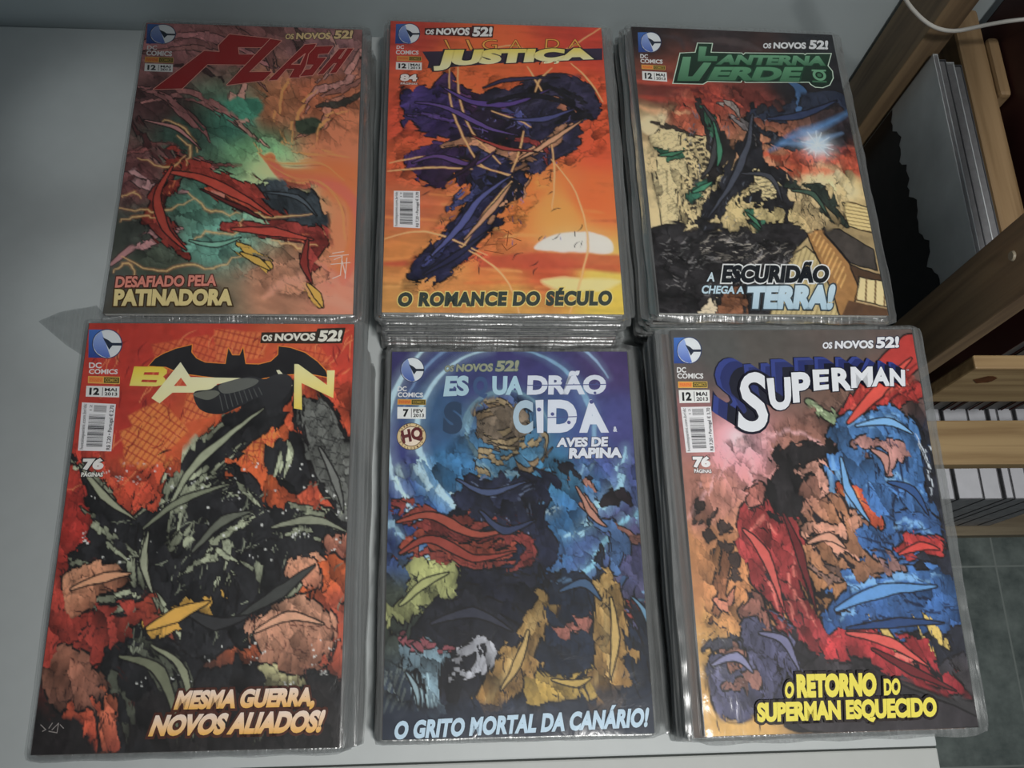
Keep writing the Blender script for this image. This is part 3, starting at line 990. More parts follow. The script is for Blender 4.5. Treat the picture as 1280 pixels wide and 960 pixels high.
# ---- cover: orange sunset   
def art_liga():
    A = Art(0.64, 21)
    A.field([((7.8, 11.0), (170, 55, 40)), ((161.4, 12.0), (180, 55, 36)), ((70.4, 52.1), (200, 92, 36)), ((9.4, 96.1), (182, 66, 36)), ((10.1, 132.5), (185, 80, 38)),
             ((132.7, 69.2), (205, 80, 32)), ((158.6, 113.9), (200, 78, 34)), ((152.5, 164.6), (210, 105, 42)), ((16.7, 174.2), (180, 95, 55)), ((22.9, 214.1), (190, 120, 55)),
             ((92.6, 165.8), (215, 120, 45)), ((127.8, 179.0), (225, 160, 70)), ((68.4, 213.6), (195, 110, 50)), ((120.0, 222.9), (180, 78, 42)), ((45.6, 230.1), (190, 125, 60)),
             ((12.5, 257.5), (188, 134, 66)), ((90.3, 257.2), (190, 140, 62)), ((164.4, 256.8), (196, 170, 56)), ((160.3, 232.3), (200, 175, 70)), ((57.8, 71.9), (215, 105, 40))])
    A.texture(0.22, 40, 5, 5, 0.05)
    rnd = random.Random(2)
    for k in range(26):
        v = rnd.uniform(150, 245)
        u = rnd.uniform(-10, 150)
        A.stroke([(u, v), (u + rnd.uniform(15, 60), v + rnd.uniform(-3, 3))], rnd.choice([(225, 150, 70), (200, 90, 45), (230, 175, 95), (175, 70, 45)]), 0.5, rnd.uniform(1.5, 4), 0.5, 3, a=0.6)
    A.glow((139.7, 202.7), 18, (240, 205, 120), 0.8, 34)
    A.fill(P('110.1,208.4 115.1,200.3 127.1,194.8 147.9,193.1 162.5,197.6 165.4,208.4 152.8,210.6'), (228, 224, 214), 1.5)
    A.stroke(P('0.7,221.5 68.3,219.5 126.1,216.9 170.0,219.1'), (178, 72, 44), 3, 13, 15, 3, a=0.85)
    A.fill(P('113.8,232.7 166.2,231.6 161.0,238.9 144.9,246.1 125.0,241.7'), (236, 222, 150), 3)
    A.stroke(P('119.2,241.7 147.9,244.8 168.3,242.7'), (205, 180, 60), 2, 6, 4, 2)
    # sweeping violet and navy drapes
    for s, c, c2 in (('46.8,50.7 36.9,60.4 36.4,75.7 54.7,87.2 85.3,90.7 104.3,73.3 73.9,68.2 54.2,62.8', (66, 40, 86), (40, 22, 34)), ('12.7,76.6 18.6,68.0 40.6,69.4 67.5,91.3 95.4,103.8 72.0,117.8 43.1,111.3 17.9,103.3', (62, 46, 104), (30, 18, 26)),
                     ('11.3,133.9 18.2,120.8 43.2,115.7 67.1,128.1 49.1,154.1 25.6,150.5', (70, 44, 96), (36, 22, 36)), ('68.9,77.6 95.3,61.2 133.7,47.2 159.7,63.5 165.8,88.0 146.4,97.8 154.3,112.5 130.2,126.4 115.0,139.8 99.5,133.0 81.6,123.4 72.2,106.0', (40, 36, 54), (52, 48, 78)),
                     ('63.6,118.0 93.6,127.4 105.2,144.4 92.4,174.1 75.5,200.2 45.6,229.4 24.3,237.3 19.7,227.1 38.7,200.7 57.3,165.1', (50, 48, 84), (34, 34, 62)), ('60.1,94.5 70.0,86.7 94.5,93.4 102.7,127.2 75.6,123.5', (40, 28, 50), (26, 20, 34))):
        A.fill(P(s), c, 0.8, c2=c2, ang=60, ink=0.7, var=0.35)
    for s, c, w in (('45.6,117.1 64.8,113.6 93.6,127.4 110.3,134.2', (176, 124, 92), 9), ('93.4,134.6 124.6,111.9 141.6,93.4', (196, 140, 104), 8), ('68.7,192.3 92.6,165.8 110.1,140.0', (170, 124, 92), 8), ('87.4,76.9 100.7,90.2 106.3,108.0', (66, 68, 118), 9),
                    ('45.6,175.0 69.2,152.3 82.5,140.6', (62, 66, 112), 10), ('30.9,225.7 51.3,200.6 68.7,188.2', (56, 60, 108), 9), ('107.5,70.1 126.7,63.2 151.4,74.7', (24, 22, 30), 9), ('131.7,92.2 149.6,84.0 161.8,91.2', (26, 24, 32), 8),
                    ('94.0,112.8 111.0,115.2 119.0,129.6', (130, 46, 44), 6), ('43.1,66.3 70.1,80.6 100.8,85.6', (90, 52, 100), 5), ('16.5,88.5 45.5,95.0 75.8,105.9', (84, 60, 122), 5), ('76.5,140.8 92.9,156.0 90.0,174.2', (24, 22, 34), 7),
                    ('55.1,128.4 66.8,153.8 80.9,161.9', (28, 26, 40), 6), ('126.1,77.1 136.2,75.2 140.8,84.3', (170, 108, 82), 6)):
        A.stroke(P(s), c, w * 0.4, w, w * 0.25, 0.8, ink=0.5)
    A.scribble(P('20.9,57.9 149.0,225.9'), (24, 20, 30), 70, (120, 40), 0.9, 8, 11)
    A.scribble(P('45.5,72.3 138.0,212.8'), (92, 88, 140), 30, (120, 40), 0.8, 9, 9)
    A.facet(P('8.7,58.4 45.5,41.3 101.7,54.7 171.9,52.0 167.9,113.6 129.4,143.8 91.7,200.0 34.4,242.9 12.1,233.6 45.6,166.7 4.6,146.8'), 8, 2.7, 0.38, 102, -50, 2.0)
    A.facet(P('8.7,58.4 45.5,41.3 101.7,54.7 171.9,52.0 167.9,113.6 129.4,143.8 91.7,200.0 34.4,242.9 12.1,233.6 45.6,166.7 4.6,146.8'), 3.1, 0.71, 0.14, 602, -15, 2.4, line=0.1, dark=0.3)
    # thin golden loops
    for s in ('47.4,42.8 46.8,72.3 54.0,102.1 69.4,134.5 93.2,144.7', '53.6,42.5 54.1,72.0 63.7,105.5 84.4,134.1', '108.4,41.8 113.2,52.7 120.2,68.1', '113.9,66.7 118.2,54.1 127.5,42.6', '143.8,37.2 155.8,52.6 166.7,74.1', '2.0,136.2 27.8,129.9 57.5,132.7 93.1,146.1',
              '1.0,143.3 33.7,139.0 63.4,139.7', '54.2,205.8 71.2,216.8 88.0,234.2 95.9,259.6', '123.9,129.5 140.8,157.8 147.6,199.2 140.4,232.5 131.0,259.5', '93.0,150.3 74.8,174.5 53.6,211.1', '79.2,86.3 100.6,94.7 109.0,100.4', '103.4,104.3 99.8,122.9 93.2,141.1', '0.1,201.3 22.7,194.3 45.6,199.3 74.1,213.5',
              '70.7,30.7 96.3,21.5 128.1,29.8 170.0,-0.0', '124.5,114.8 125.7,143.9 122.1,173.6'):
        A.stroke(P(s), (225, 140, 80), 1.0, 1.9, 1.0, 1.2, a=0.6)
        A.stroke(P(s), (240, 200, 130), 0.6, 1.1, 0.6, 0.6)
    for s, c, w in (('43.1,64.8 63.9,77.8 94.8,78.2 126.7,63.2', (84, 60, 128), 6), ('21.2,79.3 45.5,84.5 75.9,101.5 100.2,108.1', (90, 66, 130), 5), ('19.6,135.1 38.4,128.9 63.4,135.4 81.6,123.4', (92, 62, 120), 5), ('45.6,150.0 63.4,135.4 69.5,123.7', (48, 30, 52), 4), ('34.2,214.0 51.3,193.9 69.0,166.3 93.2,144.7', (82, 86, 140), 6), ('28.7,229.6 51.3,213.8 74.5,193.5', (40, 40, 70), 5), ('57.1,200.5 78.3,174.4 93.0,151.8', (186, 138, 104), 5), ('99.6,130.1 124.6,111.9 150.5,91.6', (198, 148, 112), 5), ('76.3,78.9 101.3,70.3 126.3,72.5 150.9,83.9', (26, 24, 34), 5), ('94.5,93.4 119.2,92.6 144.8,81.1', (70, 72, 122), 5), ('63.7,109.2 87.7,120.3 112.0,122.5', (150, 54, 48), 4), ('72.8,63.6 95.4,55.0 133.5,51.9', (52, 46, 76), 4)):
        A.stroke(P(s), c, w * 0.3, w, w * 0.15, 0.7, ink=0.5)
    A.texture(0.10, 4, 4, 91)
    return A


def marks_liga(front):
    m = Marks()
    corner_block(m, P('4.2,2.7 23.3,1.4 23.0,22.6 4.0,23.5'), P('5.2,24.8 10.9,24.5 10.9,28.0 5.1,28.3'), P('4.7,29.4 22.6,29.4 22.5,33.3 4.7,33.7'), P('5.7,35.3 24.9,35.2 24.8,39.5 5.7,39.8'),
                 P('5.0,41.3 25.2,41.1 25.2,48.7 5.0,48.6'), '12', 'MAI', '2013', 0.85)
    m.text('84', P('8.7,53.0 21.9,52.8 21.8,59.5 8.6,59.7'), (206, 200, 196), 0.06, ((50, 26, 24), 0.06))
    m.text('PÁGINAS', P('9.1,61.1 22.0,61.0 21.9,63.0 9.0,63.1'), (206, 190, 184), 0.03, ((50, 26, 24), 0.08))
    m.build('publisher_block', front)
    m = Marks()
    barcode(m, P('6.0,160.3 25.1,160.2 25.5,191.9 6.4,191.2'), 'R$ 7,20 • Portugal € 3,70')
    m.build('price_label', front)
    m = Marks()
    m.poly(P('27.2,6.5 64.7,4.0 65.0,2.4 82.5,2.0 81.4,13.9 64.3,14.7 63.1,13.6 27.0,13.4'), (62, 30, 28))
    banner(m, P('28.1,7.1 63.2,4.6 62.6,12.5 27.6,13.0'), P('65.9,3.9 81.6,3.2 80.8,12.8 64.9,13.5'), (226, 226, 224), (40, 22, 24))
    m.build('banner_lettering', front)
    m = Marks()
    m.poly(P('25.4,30.4 169.5,21.4 168.8,33.2 89.5,39.2 39.5,46.1 29.6,46.5 30.7,40.5'), (50, 42, 60), c2=(44, 36, 50))
    gold = (214, 160, 78)
    for ch, q in (('L', '42.7,18.0 51.5,17.2 51.8,27.9 47.1,28.5'), ('I', '60.1,17.2 61.9,17.1 65.4,26.8 63.3,27.0'), ('G', '73.2,16.6 84.9,16.0 84.4,25.9 72.8,26.4'), ('A', '94.8,16.2 104.8,15.3 104.2,24.7 94.3,25.3'),
                  ('D', '124.2,13.9 135.4,13.3 134.4,23.0 123.2,23.4'), ('A', '142.7,13.4 153.1,12.9 152.7,21.8 142.0,22.2')):
        m.text(ch, P(q), gold, -0.012, ((104, 46, 26), 0.03))
    m.text('JUSTIÇA', P('38.3,28.3 163.4,21.3 162.1,32.8 34.3,44.8'), (206, 190, 92), 0.075, ((36, 34, 40), 0.05), (222, 218, 176))
    m.poly(P('129.6,35.3 132.4,34.8 134.1,36.2 133.1,38.1 129.5,38.8 129.8,37.7 131.6,37.2 131.7,36.3 129.3,36.4'), (222, 218, 176))
    m.build('title_lettering', front)
    m = Marks()
    m.text('O ROMANCE DO SÉCULO', P('11.2,244.4 163.2,241.1 161.5,253.0 10.3,255.6'), (50, 58, 54), 0.065, ((226, 208, 130), 0.06), space=1.12)
    m.build('tagline_lettering', front)
    m = Marks()
    for s in ('74.4,194.9 86.1,192.0 91.9,196.0', '75.5,200.2 72.0,205.6 81.2,204.1', '81.3,200.1 91.8,198.6 98.7,201.2', '84.7,204.1 88.0,209.4 95.1,204.0', '89.6,193.3 88.1,205.4', '71.9,209.6 85.7,212.1'):
        m.outline(P(s), (120, 66, 36), 0.5, False)
    m.build('signature', front)


# ---- cover: dark sky over a ruined city   
def art_lant():
    A = Art(0.60, 31)
    A.field([((5.0, 5.7), (34, 28, 30)), ((73.1, 6.2), (48, 40, 42)), ((155.5, 14.7), (34, 36, 40)), ((14.0, 64.7), (110, 48, 40)), ((53.2, 66.1), (130, 48, 36)),
             ((92.3, 71.6), (96, 42, 36)), ((127.9, 58.0), (30, 28, 32)), ((162.3, 56.4), (28, 28, 33)), ((161.3, 100.3), (42, 38, 44)), ((123.7, 128.1), (172, 72, 46)),
             ((172.4, 130.3), (165, 66, 44)), ((92.3, 121.7), (160, 110, 80)), ((8.8, 90.7), (150, 126, 90)), ((11.9, 131.7), (192, 172, 128)), ((56.8, 152.0), (186, 168, 118)),
             ((37.8, 89.5), (160, 80, 55)), ((133.7, 146.2), (208, 190, 140)), ((162.1, 150.5), (180, 160, 110)), ((165.3, 184.4), (150, 130, 90)), ((91.7, 172.2), (160, 145, 100)), ((20.4, 177.3), (190, 172, 128))])
    A.texture(0.35, 30, 10, 6, 0.35)
    for s, c, w in (('1.6,55.7 34.3,57.4 72.4,71.7 97.4,83.3', (165, 66, 46), 9), ('0.6,70.0 26.3,73.6 64.7,81.5', (150, 58, 42), 7), ('20.9,59.6 53.5,62.9 78.5,76.2', (96, 34, 32), 6), ('-0.1,79.5 16.3,85.0 38.6,81.0', (186, 140, 100), 7),
                    ('92.7,118.7 124.2,125.1 177.1,115.9', (178, 74, 46), 9), ('97.1,133.4 141.8,136.5 175.8,129.5', (186, 84, 50), 7), ('125.8,114.6 152.6,112.1 173.9,119.0', (120, 44, 36), 5), ('-1.1,94.9 6.0,102.2 17.6,100.3', (206, 190, 150), 9),
                    ('52.0,11.7 86.3,11.5 106.1,19.0', (74, 62, 62), 8), ('25.1,8.0 38.5,10.7 41.6,20.7', (60, 50, 52), 5)):
        A.stroke(P(s), c, w * 0.4, w, w * 0.3, 3, a=0.85)
    for s, r in (('6.6,94.6', 10), ('19.6,91.0', 8), ('133.6,146.9', 12), ('150.9,140.6', 9), ('159.6,153.5', 10), ('113.6,151.8', 9)):
        A.glow(P(s)[0], r, (214, 204, 164), 0.7)
    # pale towers with rows of windows
    A.fill(P('5.5,108.3 15.2,98.9 31.4,102.8 43.9,106.9 34.3,152.6 26.6,195.4 8.6,195.8'), (204, 188, 142), 0.8, curve=False, ink=0.6)
    A.lines(P('5.5,108.3 15.2,98.9 31.4,102.8 43.9,106.9 34.3,152.6 26.6,195.4 8.6,195.8'), (150, 132, 96), 4.2, 0.7, 62, 0.8)
    A.fill(P('33.7,105.7 54.0,108.0 56.7,130.3 46.1,193.7 19.6,192.9 27.5,145.7'), (190, 172, 126), 0.8, curve=False, ink=0.6)
    A.lines(P('37.1,110.1 51.1,111.2 48.5,159.3 38.9,192.5 23.3,191.5'), (44, 38, 34), 4.4, 2.4, 76, 0.95, dash=7)
    A.fill(P('83.3,141.1 104.2,137.6 104.1,164.9 82.1,169.6'), (196, 180, 132), 0.8, curve=False, ink=0.6)
    A.lines(P('83.3,141.1 104.2,137.6 104.1,164.9 82.1,169.6'), (70, 62, 50), 3.6, 1.0, 80, 0.9)
    A.fill(P('149.2,160.9 173.4,168.8 174.1,191.2 152.5,184.7'), (206, 186, 128), 0.8, curve=False, ink=0.6)
    A.lines(P('149.2,160.9 173.4,168.8 174.1,191.2 152.5,184.7'), (110, 88, 50), 3.2, 0.9, 100, 0.9)
    A.stroke(P('9.1,94.5 27.2,99.9 41.4,105.5'), (48, 40, 34), 3, 4, 3, 0.8)
    # dark smoke blown across the middle
    for s, c, w in (('47.4,71.2 54.3,92.8 60.9,115.3 54.6,137.6 44.6,149.5', (38, 34, 34), 17), ('97.0,77.0 90.4,106.7 78.0,133.3 56.9,162.6 37.9,191.2', (34, 34, 40), 24), ('77.5,136.9 102.7,139.1 109.4,154.8 101.0,185.8', (32, 32, 36), 17),
                    ('113.6,151.8 132.9,151.3 140.3,168.2 151.3,184.7', (40, 50, 44), 13), ('70.8,165.7 96.1,163.7 108.5,169.0', (28, 28, 30), 12), ('33.5,122.2 20.6,125.6 9.6,121.5', (46, 92, 70), 7), ('55.0,74.0 57.1,91.1 59.5,104.8', (50, 96, 74), 11),
                    ('49.6,149.3 38.9,156.7 34.1,168.0', (46, 98, 78), 10), ('72.8,174.0 80.5,182.1 83.3,188.9', (44, 90, 70), 8), ('98.8,83.2 124.7,79.0 160.9,64.6 173.4,78.6', (36, 42, 58), 20), ('125.7,49.9 134.5,59.3 130.9,81.9', (54, 84, 120), 10),
                    ('94.7,103.5 116.4,111.9 128.7,113.0', (40, 44, 54), 11), ('65.6,73.5 78.1,79.3 83.0,93.2', (120, 110, 104), 8), ('74.3,88.9 86.1,99.2 92.2,112.7', (104, 98, 98), 7)):
        A.stroke(P(s), c, w * 0.35, w, w * 0.25, 1.0, ink=0.5)
    A.scribble(P('38.9,77.8 108.5,185.7'), (92, 98, 110), 40, (110, 30), 0.8, 4, 10)
    A.scribble(P('38.9,77.8 152.5,184.7'), (18, 18, 20), 60, (110, 40), 1.0, 5, 12)
    # black rock ledge
    A.fill(P('-0.5,190.6 11.7,187.0 40.6,188.4 77.3,187.7 99.5,183.1 114.3,188.3 120.9,193.6 112.2,201.9 101.5,211.4 102.4,225.7 88.8,236.2 79.4,261.3 -0.1,261.8'), (36, 34, 36), 0.8, curve=False, ink=0.6, var=0.2)
    A.texture(0.0, 5, 5, 1)
    A.scribble(P('3.4,201.2 99.3,246.2'), (92, 90, 90), 70, (-20, 50), 1.4, 12, 13)
    A.scribble(P('3.9,194.6 103.5,257.4'), (18, 17, 18), 60, (-25, 60), 2.0, 13, 15)
    A.scribble(P('27.5,198.1 109.5,219.1'), (124, 118, 110), 26, (-15, 25), 1.0, 14, 15)
    # brown towers falling away at the bottom right
    A.fill(P('100.5,214.0 116.9,203.1 123.2,209.7 129.3,231.9 138.6,260.8 80.6,261.2'), (176, 160, 112), 0.8, curve=False, ink=0.6)
    A.lines(P('100.5,214.0 116.9,203.1 123.2,209.7 129.3,231.9 138.6,260.8 80.6,261.2'), (128, 108, 70), 3.4, 0.8, 24, 0.8)
    A.fill(P('118.6,192.3 130.6,187.9 148.8,218.5 155.9,232.8 139.8,260.8 132.6,260.9 128.5,229.3'), (146, 106, 58), 0.8, curve=False, ink=0.7)
    A.lines(P('120.9,193.6 128.9,190.7 145.6,222.5 137.9,238.2 131.6,225.3'), (190, 150, 86), 3.6, 1.4, 30, 0.9)
    A.fill(P('130.8,186.6 145.7,187.6 168.8,204.9 169.1,222.2 149.0,217.2'), (62, 56, 52), 0.8, curve=False, ink=0.6, var=0.3)
    A.fill(P('148.8,218.5 169.6,226.1 170.6,239.1 150.5,235.5'), (70, 50, 34), 0.8, curve=False, ink=0.6)
    A.fill(P('153.3,227.7 173.2,232.6 171.4,253.1 147.2,247.0'), (206, 190, 140), 0.8, curve=False, ink=0.6)
    A.lines(P('153.3,227.7 173.2,232.6 171.4,253.1 147.2,247.0'), (92, 66, 36), 7.0, 1.4, 12, 0.95)
    A.fill(P('142.1,248.3 171.2,254.4 170.5,260.6 133.8,260.9'), (84, 58, 38), 0.8, curve=False)
    A.fill(P('46.6,243.0 64.5,240.3 64.2,261.4 42.2,261.5'), (110, 70, 46), 1.2, curve=False, ink=0.5)
    A.fill(P('28.6,259.2 41.8,244.3 44.5,261.5'), (190, 176, 150), 0.8, curve=False, ink=0.5)
    A.facet(P('3.6,117.3 33.8,62.2 107.4,58.9 180.1,71.9 176.0,111.3 147.4,177.9 113.7,192.4 27.9,194.1 4.0,153.4'), 8, 2.7, 0.36, 103, 70, 2.0)
    A.facet(P('3.6,117.3 33.8,62.2 107.4,58.9 180.1,71.9 176.0,111.3 147.4,177.9 113.7,192.4 27.9,194.1 4.0,153.4'), 3.1, 0.71, 0.14, 603, 105, 2.4, line=0.1, dark=0.3)
    A.facet(P('-0.6,192.0 114.1,189.6 102.4,225.7 79.4,261.3 -1.3,261.8'), 7, 1.6, 0.5, 113, -15, 2.0, curve=False)
    A.facet(P('-0.6,192.0 114.1,189.6 102.4,225.7 79.4,261.3 -1.3,261.8'), 2.6, 0.42, 0.14, 613, 20, 2.4, line=0.1, dark=0.3, curve=False)
    A.stroke(P('100.5,118.5 120.9,104.1 142.1,95.6 170.6,78.7'), (74, 120, 168), 1, 9, 2, 5, a=0.8)
    A.stroke(P('110.1,110.6 133.2,109.8 161.5,99.5'), (96, 130, 170), 1, 6, 1, 4, a=0.8)
    A.glow((139.5, 111.1), 15, (190, 210, 222), 0.95)
    for k in range(11):
        a = k * 2.4
        c0 = (139.5, 111.1)
        A.stroke([c0, (c0[0] + 13 * math.cos(a), c0[1] + 13 * math.sin(a))], (225, 235, 240), 1.2, 0.7, 0.2, 0.8)
    for s, c, w in (('52.0,77.3 60.0,100.2 52.9,130.4 42.5,145.2', (60, 60, 62), 6), ('90.8,83.5 82.9,114.5 64.3,151.8 43.8,180.2', (66, 70, 82), 6), ('74.6,139.9 97.2,142.2 104.1,164.9', (60, 62, 70), 5), ('58.3,92.6 60.4,119.8 56.2,134.7', (60, 120, 92), 5), ('35.0,158.2 42.9,153.8 51.0,147.8', (64, 130, 100), 5), ('113.2,154.7 129.4,157.1 137.8,175.3', (58, 82, 68), 5), ('103.4,87.7 130.7,83.5 163.0,67.8', (44, 54, 82), 7), ('11.7,125.9 21.9,124.1 32.3,120.8', (58, 112, 84), 4), ('75.2,175.4 80.5,182.1 84.5,188.9', (58, 112, 84), 4)):
        A.stroke(P(s), c, w * 0.3, w, w * 0.15, 0.7, ink=0.5)
    A.texture(0.22, 4, 4, 92)
    return A


def marks_lant(front):
    m = Marks()
    corner_block(m, P('5.0,5.3 24.4,4.2 22.4,25.5 3.9,26.5'), P('5.2,27.9 11.5,28.0 11.2,32.1 4.9,32.1'), P('4.8,32.9 23.1,32.8 22.8,36.9 4.7,37.0'), P('5.2,38.6 24.8,38.9 24.4,43.2 5.1,42.9'),
                 P('5.3,45.0 25.2,45.4 24.9,54.8 4.8,53.9'), '12', 'MAI', '2013', 0.95)
    m.build('publisher_block', front)
    m = Marks()
    banner(m, P('109.6,10.9 146.2,9.2 145.1,16.1 108.4,17.2'), P('149.8,6.6 165.7,6.4 164.1,15.8 147.5,16.0'), (222, 224, 226), (24, 22, 24))
    m.build('banner_lettering', front)
    m = Marks()
    plate = P('53.8,14.4 66.4,14.1 64.1,23.4 89.7,22.9 90.9,24.5 92.8,22.7 142.2,21.0 143.4,22.2 145.0,20.8 166.2,19.8 161.2,32.8 164.1,38.1 163.6,45.2 159.5,52.4 153.0,55.4 146.8,55.1 143.4,52.4 142.4,50.3 89.0,52.8 87.4,49.6 85.4,52.8 57.9,53.2 53.9,56.1 29.1,56.4 38.1,25.5 50.8,24.1')
    m.poly(plate, (26, 52, 38), c2=(18, 36, 28))
    m.outline(plate, (178, 196, 180), 0.75)
    g1, g2 = (96, 142, 112), (58, 100, 74)
    m.poly(P('54.8,17.9 61.2,18.0 58.6,27.4 69.1,27.3 67.8,32.4 51.9,33.2'), g1, c2=g2)
    m.text('ANTERNA', P('71.7,25.5 161.8,23.0 159.1,32.9 66.8,35.8'), g1, 0.055, ((24, 60, 42), 0.045), g2)
    m.poly(P('40.2,29.2 46.9,28.9 42.3,48.9 46.0,48.7 56.8,34.2 63.2,34.3 50.9,53.0 32.9,53.8'), g1, c2=g2)
    m.text('ERDE', P('65.5,38.3 140.3,35.1 133.9,49.9 58.0,51.8'), (84, 132, 100), 0.055, ((24, 60, 42), 0.045), g2)
    m.disc(*(152.2, 42.8), 5.6, g1)
    m.disc(*(152.2, 42.8), 3.4, (20, 42, 30))
    m.disc(*(152.2, 42.8), 1.9, g2)
    m.poly(P('146.6,37.3 158.7,37.1 158.4,38.8 146.3,39.0'), g1)
    m.poly(P('145.4,48.6 157.5,48.4 157.2,50.1 145.1,50.2'), g2)
    m.build('title_lettering', front)
    m = Marks()
    pale = (196, 212, 220)
    m.text('A', P('39.8,226.5 43.9,226.4 43.0,234.2 37.1,234.2'), pale, 0.03, ((26, 30, 36), 0.05))
    m.text('ESCURIDÃO', P('51.4,220.4 132.5,219.2 128.4,233.9 47.8,235.0'), (18, 22, 28), 0.06, ((220, 222, 222), 0.06))
    m.text('CHEGA A', P('33.7,237.3 65.2,237.8 63.7,243.8 31.9,244.2'), (170, 190, 200), 0.04, ((34, 44, 52), 0.06))
    m.text('TERRA!', P('67.3,237.8 134.7,235.0 128.0,255.7 63.6,255.8'), (186, 204, 214), 0.07, ((50, 62, 70), 0.05), (150, 172, 184))
    m.build('tagline_lettering', front)


# ---- cover: red city blocks behind black shards   
def art_bat():
    A = Art(0.67, 41)
    A.field([((16.4, 19.9), (176, 48, 34)), ((76.0, 8.7), (180, 52, 34)), ((127.6, 14.2), (190, 80, 38)), ((163.9, 19.7), (176, 54, 34)), ((26.8, 68.0), (172, 46, 32)),
             ((72.4, 83.8), (192, 84, 38)), ((116.6, 84.0), (200, 92, 36)), ((150.9, 73.8), (186, 70, 34)), ((9.4, 123.4), (172, 44, 34)), ((14.2, 198.3), (150, 50, 38)),
             ((162.5, 114.9), (176, 70, 40)), ((154.5, 154.1), (206, 96, 38)), ((131.7, 172.8), (200, 96, 40)), ((165.5, 191.9), (160, 70, 46)), ((7.8, 250.2), (28, 24, 24)),
             ((46.3, 242.6), (90, 48, 36)), ((113.3, 244.2), (30, 27, 28)), ((163.1, 245.3), (36, 36, 40)), ((81.2, 234.8), (60, 46, 40)), ((40.4, 103.9), (182, 66, 36))])
    A.texture(0.18, 20, 20, 7)
    rnd = random.Random(6)
    for s, c, ang in (('41.0,14.4 76.9,7.6 85.5,26.4 48.2,36.2', (200, 96, 48), 20), ('79.7,4.2 111.7,6.4 112.7,23.1 82.5,26.4', (205, 112, 54), 14), ('117.6,19.8 148.2,14.2 159.4,36.3 124.0,41.7', (200, 92, 44), 12),
                      ('31.1,62.8 49.8,52.3 69.5,73.4 48.8,91.8', (212, 130, 52), 35), ('27.4,73.2 48.8,62.9 58.7,93.9 35.1,98.8', (214, 132, 54), 30), ('95.4,63.0 114.6,52.5 126.5,84.1 102.6,94.2', (214, 124, 48), 8),
                      ('66.7,41.6 83.3,36.3 85.4,63.0 64.1,68.2', (206, 116, 52), 24), ('139.3,41.7 159.6,41.8 162.9,73.9 142.9,73.8', (196, 84, 42), 10), ('16.5,103.7 35.6,103.8 33.0,123.6 14.7,128.3', (190, 80, 44), 40), ('98.4,36.3 123.4,30.8 125.7,52.5 104.9,57.8', (206, 104, 46), 16)):
        A.fill(P(s), c, 1.5, curve=False, a=0.85)
        A.lines(P(s), (168, 54, 34), 3.4, 1.0, ang, 0.8)
        A.lines(P(s), (160, 48, 32), 5.2, 0.9, ang + 90, 0.8)
    A.scribble(P('4.4,3.3 172.3,115.0'), (214, 130, 76), 70, (115, 25), 0.7, 15, 18)
    A.scribble(P('4.4,3.3 172.3,115.0'), (124, 28, 26), 60, (110, 35), 1.0, 16, 14)
    BK, ED, GR = (32, 32, 35), (140, 146, 122), (74, 78, 66)
    # black shards thrown across the page, pale along one edge
    for s in ('0.5,83.4 9.5,93.6 32.5,118.7 57.3,148.1 56.9,171.6 39.4,180.6 13.5,171.0 5.0,147.4 19.6,138.0', '59.7,123.9 61.8,106.1 76.7,77.6 100.0,58.8 123.9,39.5 135.4,45.0 126.3,63.2 112.3,77.8 91.1,98.2 75.9,124.1 71.4,148.3',
              '44.0,128.6 69.9,110.1 101.0,99.3 119.0,120.5 145.3,122.8 170.9,131.0 173.5,149.6 150.7,155.0 130.4,182.1 110.0,198.2 88.1,211.3 70.6,199.3 57.0,172.6 44.1,155.5', '135.8,52.5 155.9,49.3 172.3,84.4 171.9,130.0 153.7,115.9 141.4,84.2',
              '121.6,84.1 136.9,73.7 148.3,104.7 139.1,116.7 124.9,106.6', '106.8,153.5 128.4,149.0 133.2,182.1 124.0,200.3 102.4,195.4', '29.5,212.8 40.9,194.3 71.6,199.3 98.1,222.1 94.9,259.0 34.1,258.3', '89.0,221.9 111.0,211.7 171.4,223.6 170.9,260.0 92.2,258.9'):
        A.fill(P(s), BK, 0.8, ink=0.9, var=0.3, curve=True)
    for s, w in (('59.7,123.9 62.8,106.1 77.8,78.7 100.1,59.9', 7), ('65.8,148.2 66.4,124.0 84.4,99.2 106.3,77.8', 5), ('44.1,129.6 70.0,111.1 98.2,101.3', 6), ('119.0,121.5 145.4,124.8 170.9,132.0', 5), ('55.0,171.6 48.7,155.6 47.4,133.5', 5),
                 ('110.0,198.2 130.4,182.1 150.7,156.0', 4), ('0.7,84.4 12.0,98.6 33.7,120.7', 5), ('13.3,169.1 34.4,176.8 54.9,170.7', 5), ('74.3,199.4 57.0,172.6', 5), ('83.2,153.2 100.6,134.1 112.8,129.4', 6), ('85.5,124.2 97.0,148.6 95.1,172.2', 5), ('74.6,162.5 88.8,153.3 107.5,163.0', 5),
                 ('59.2,148.1 70.7,139.6 75.0,124.1', 5), ('41.4,198.8 65.6,212.6 78.7,256.1', 10), ('59.7,199.1 77.8,217.3 85.9,257.9', 8), ('31.0,225.1 43.9,221.0 55.1,258.0', 8), ('125.1,142.2 144.1,138.5 163.6,143.6', 4), ('128.8,106.6 134.7,89.3 132.1,76.8', 5),
                 ('111.6,153.6 121.7,163.2 119.1,181.9', 5), ('94.0,109.3 106.0,114.4 115.3,124.5', 5), ('9.4,123.4 24.9,135.2 48.4,152.7', 5), ('6.5,152.2 23.0,158.1 46.4,160.3', 6), ('119.1,222.5 126.8,244.5 123.2,258.0', 4), ('142.2,227.4 146.5,257.7', 3)):
        A.stroke(P(s), ED if w < 8 else GR, 0.8, w, 0.6, 0.8, ink=0.4)
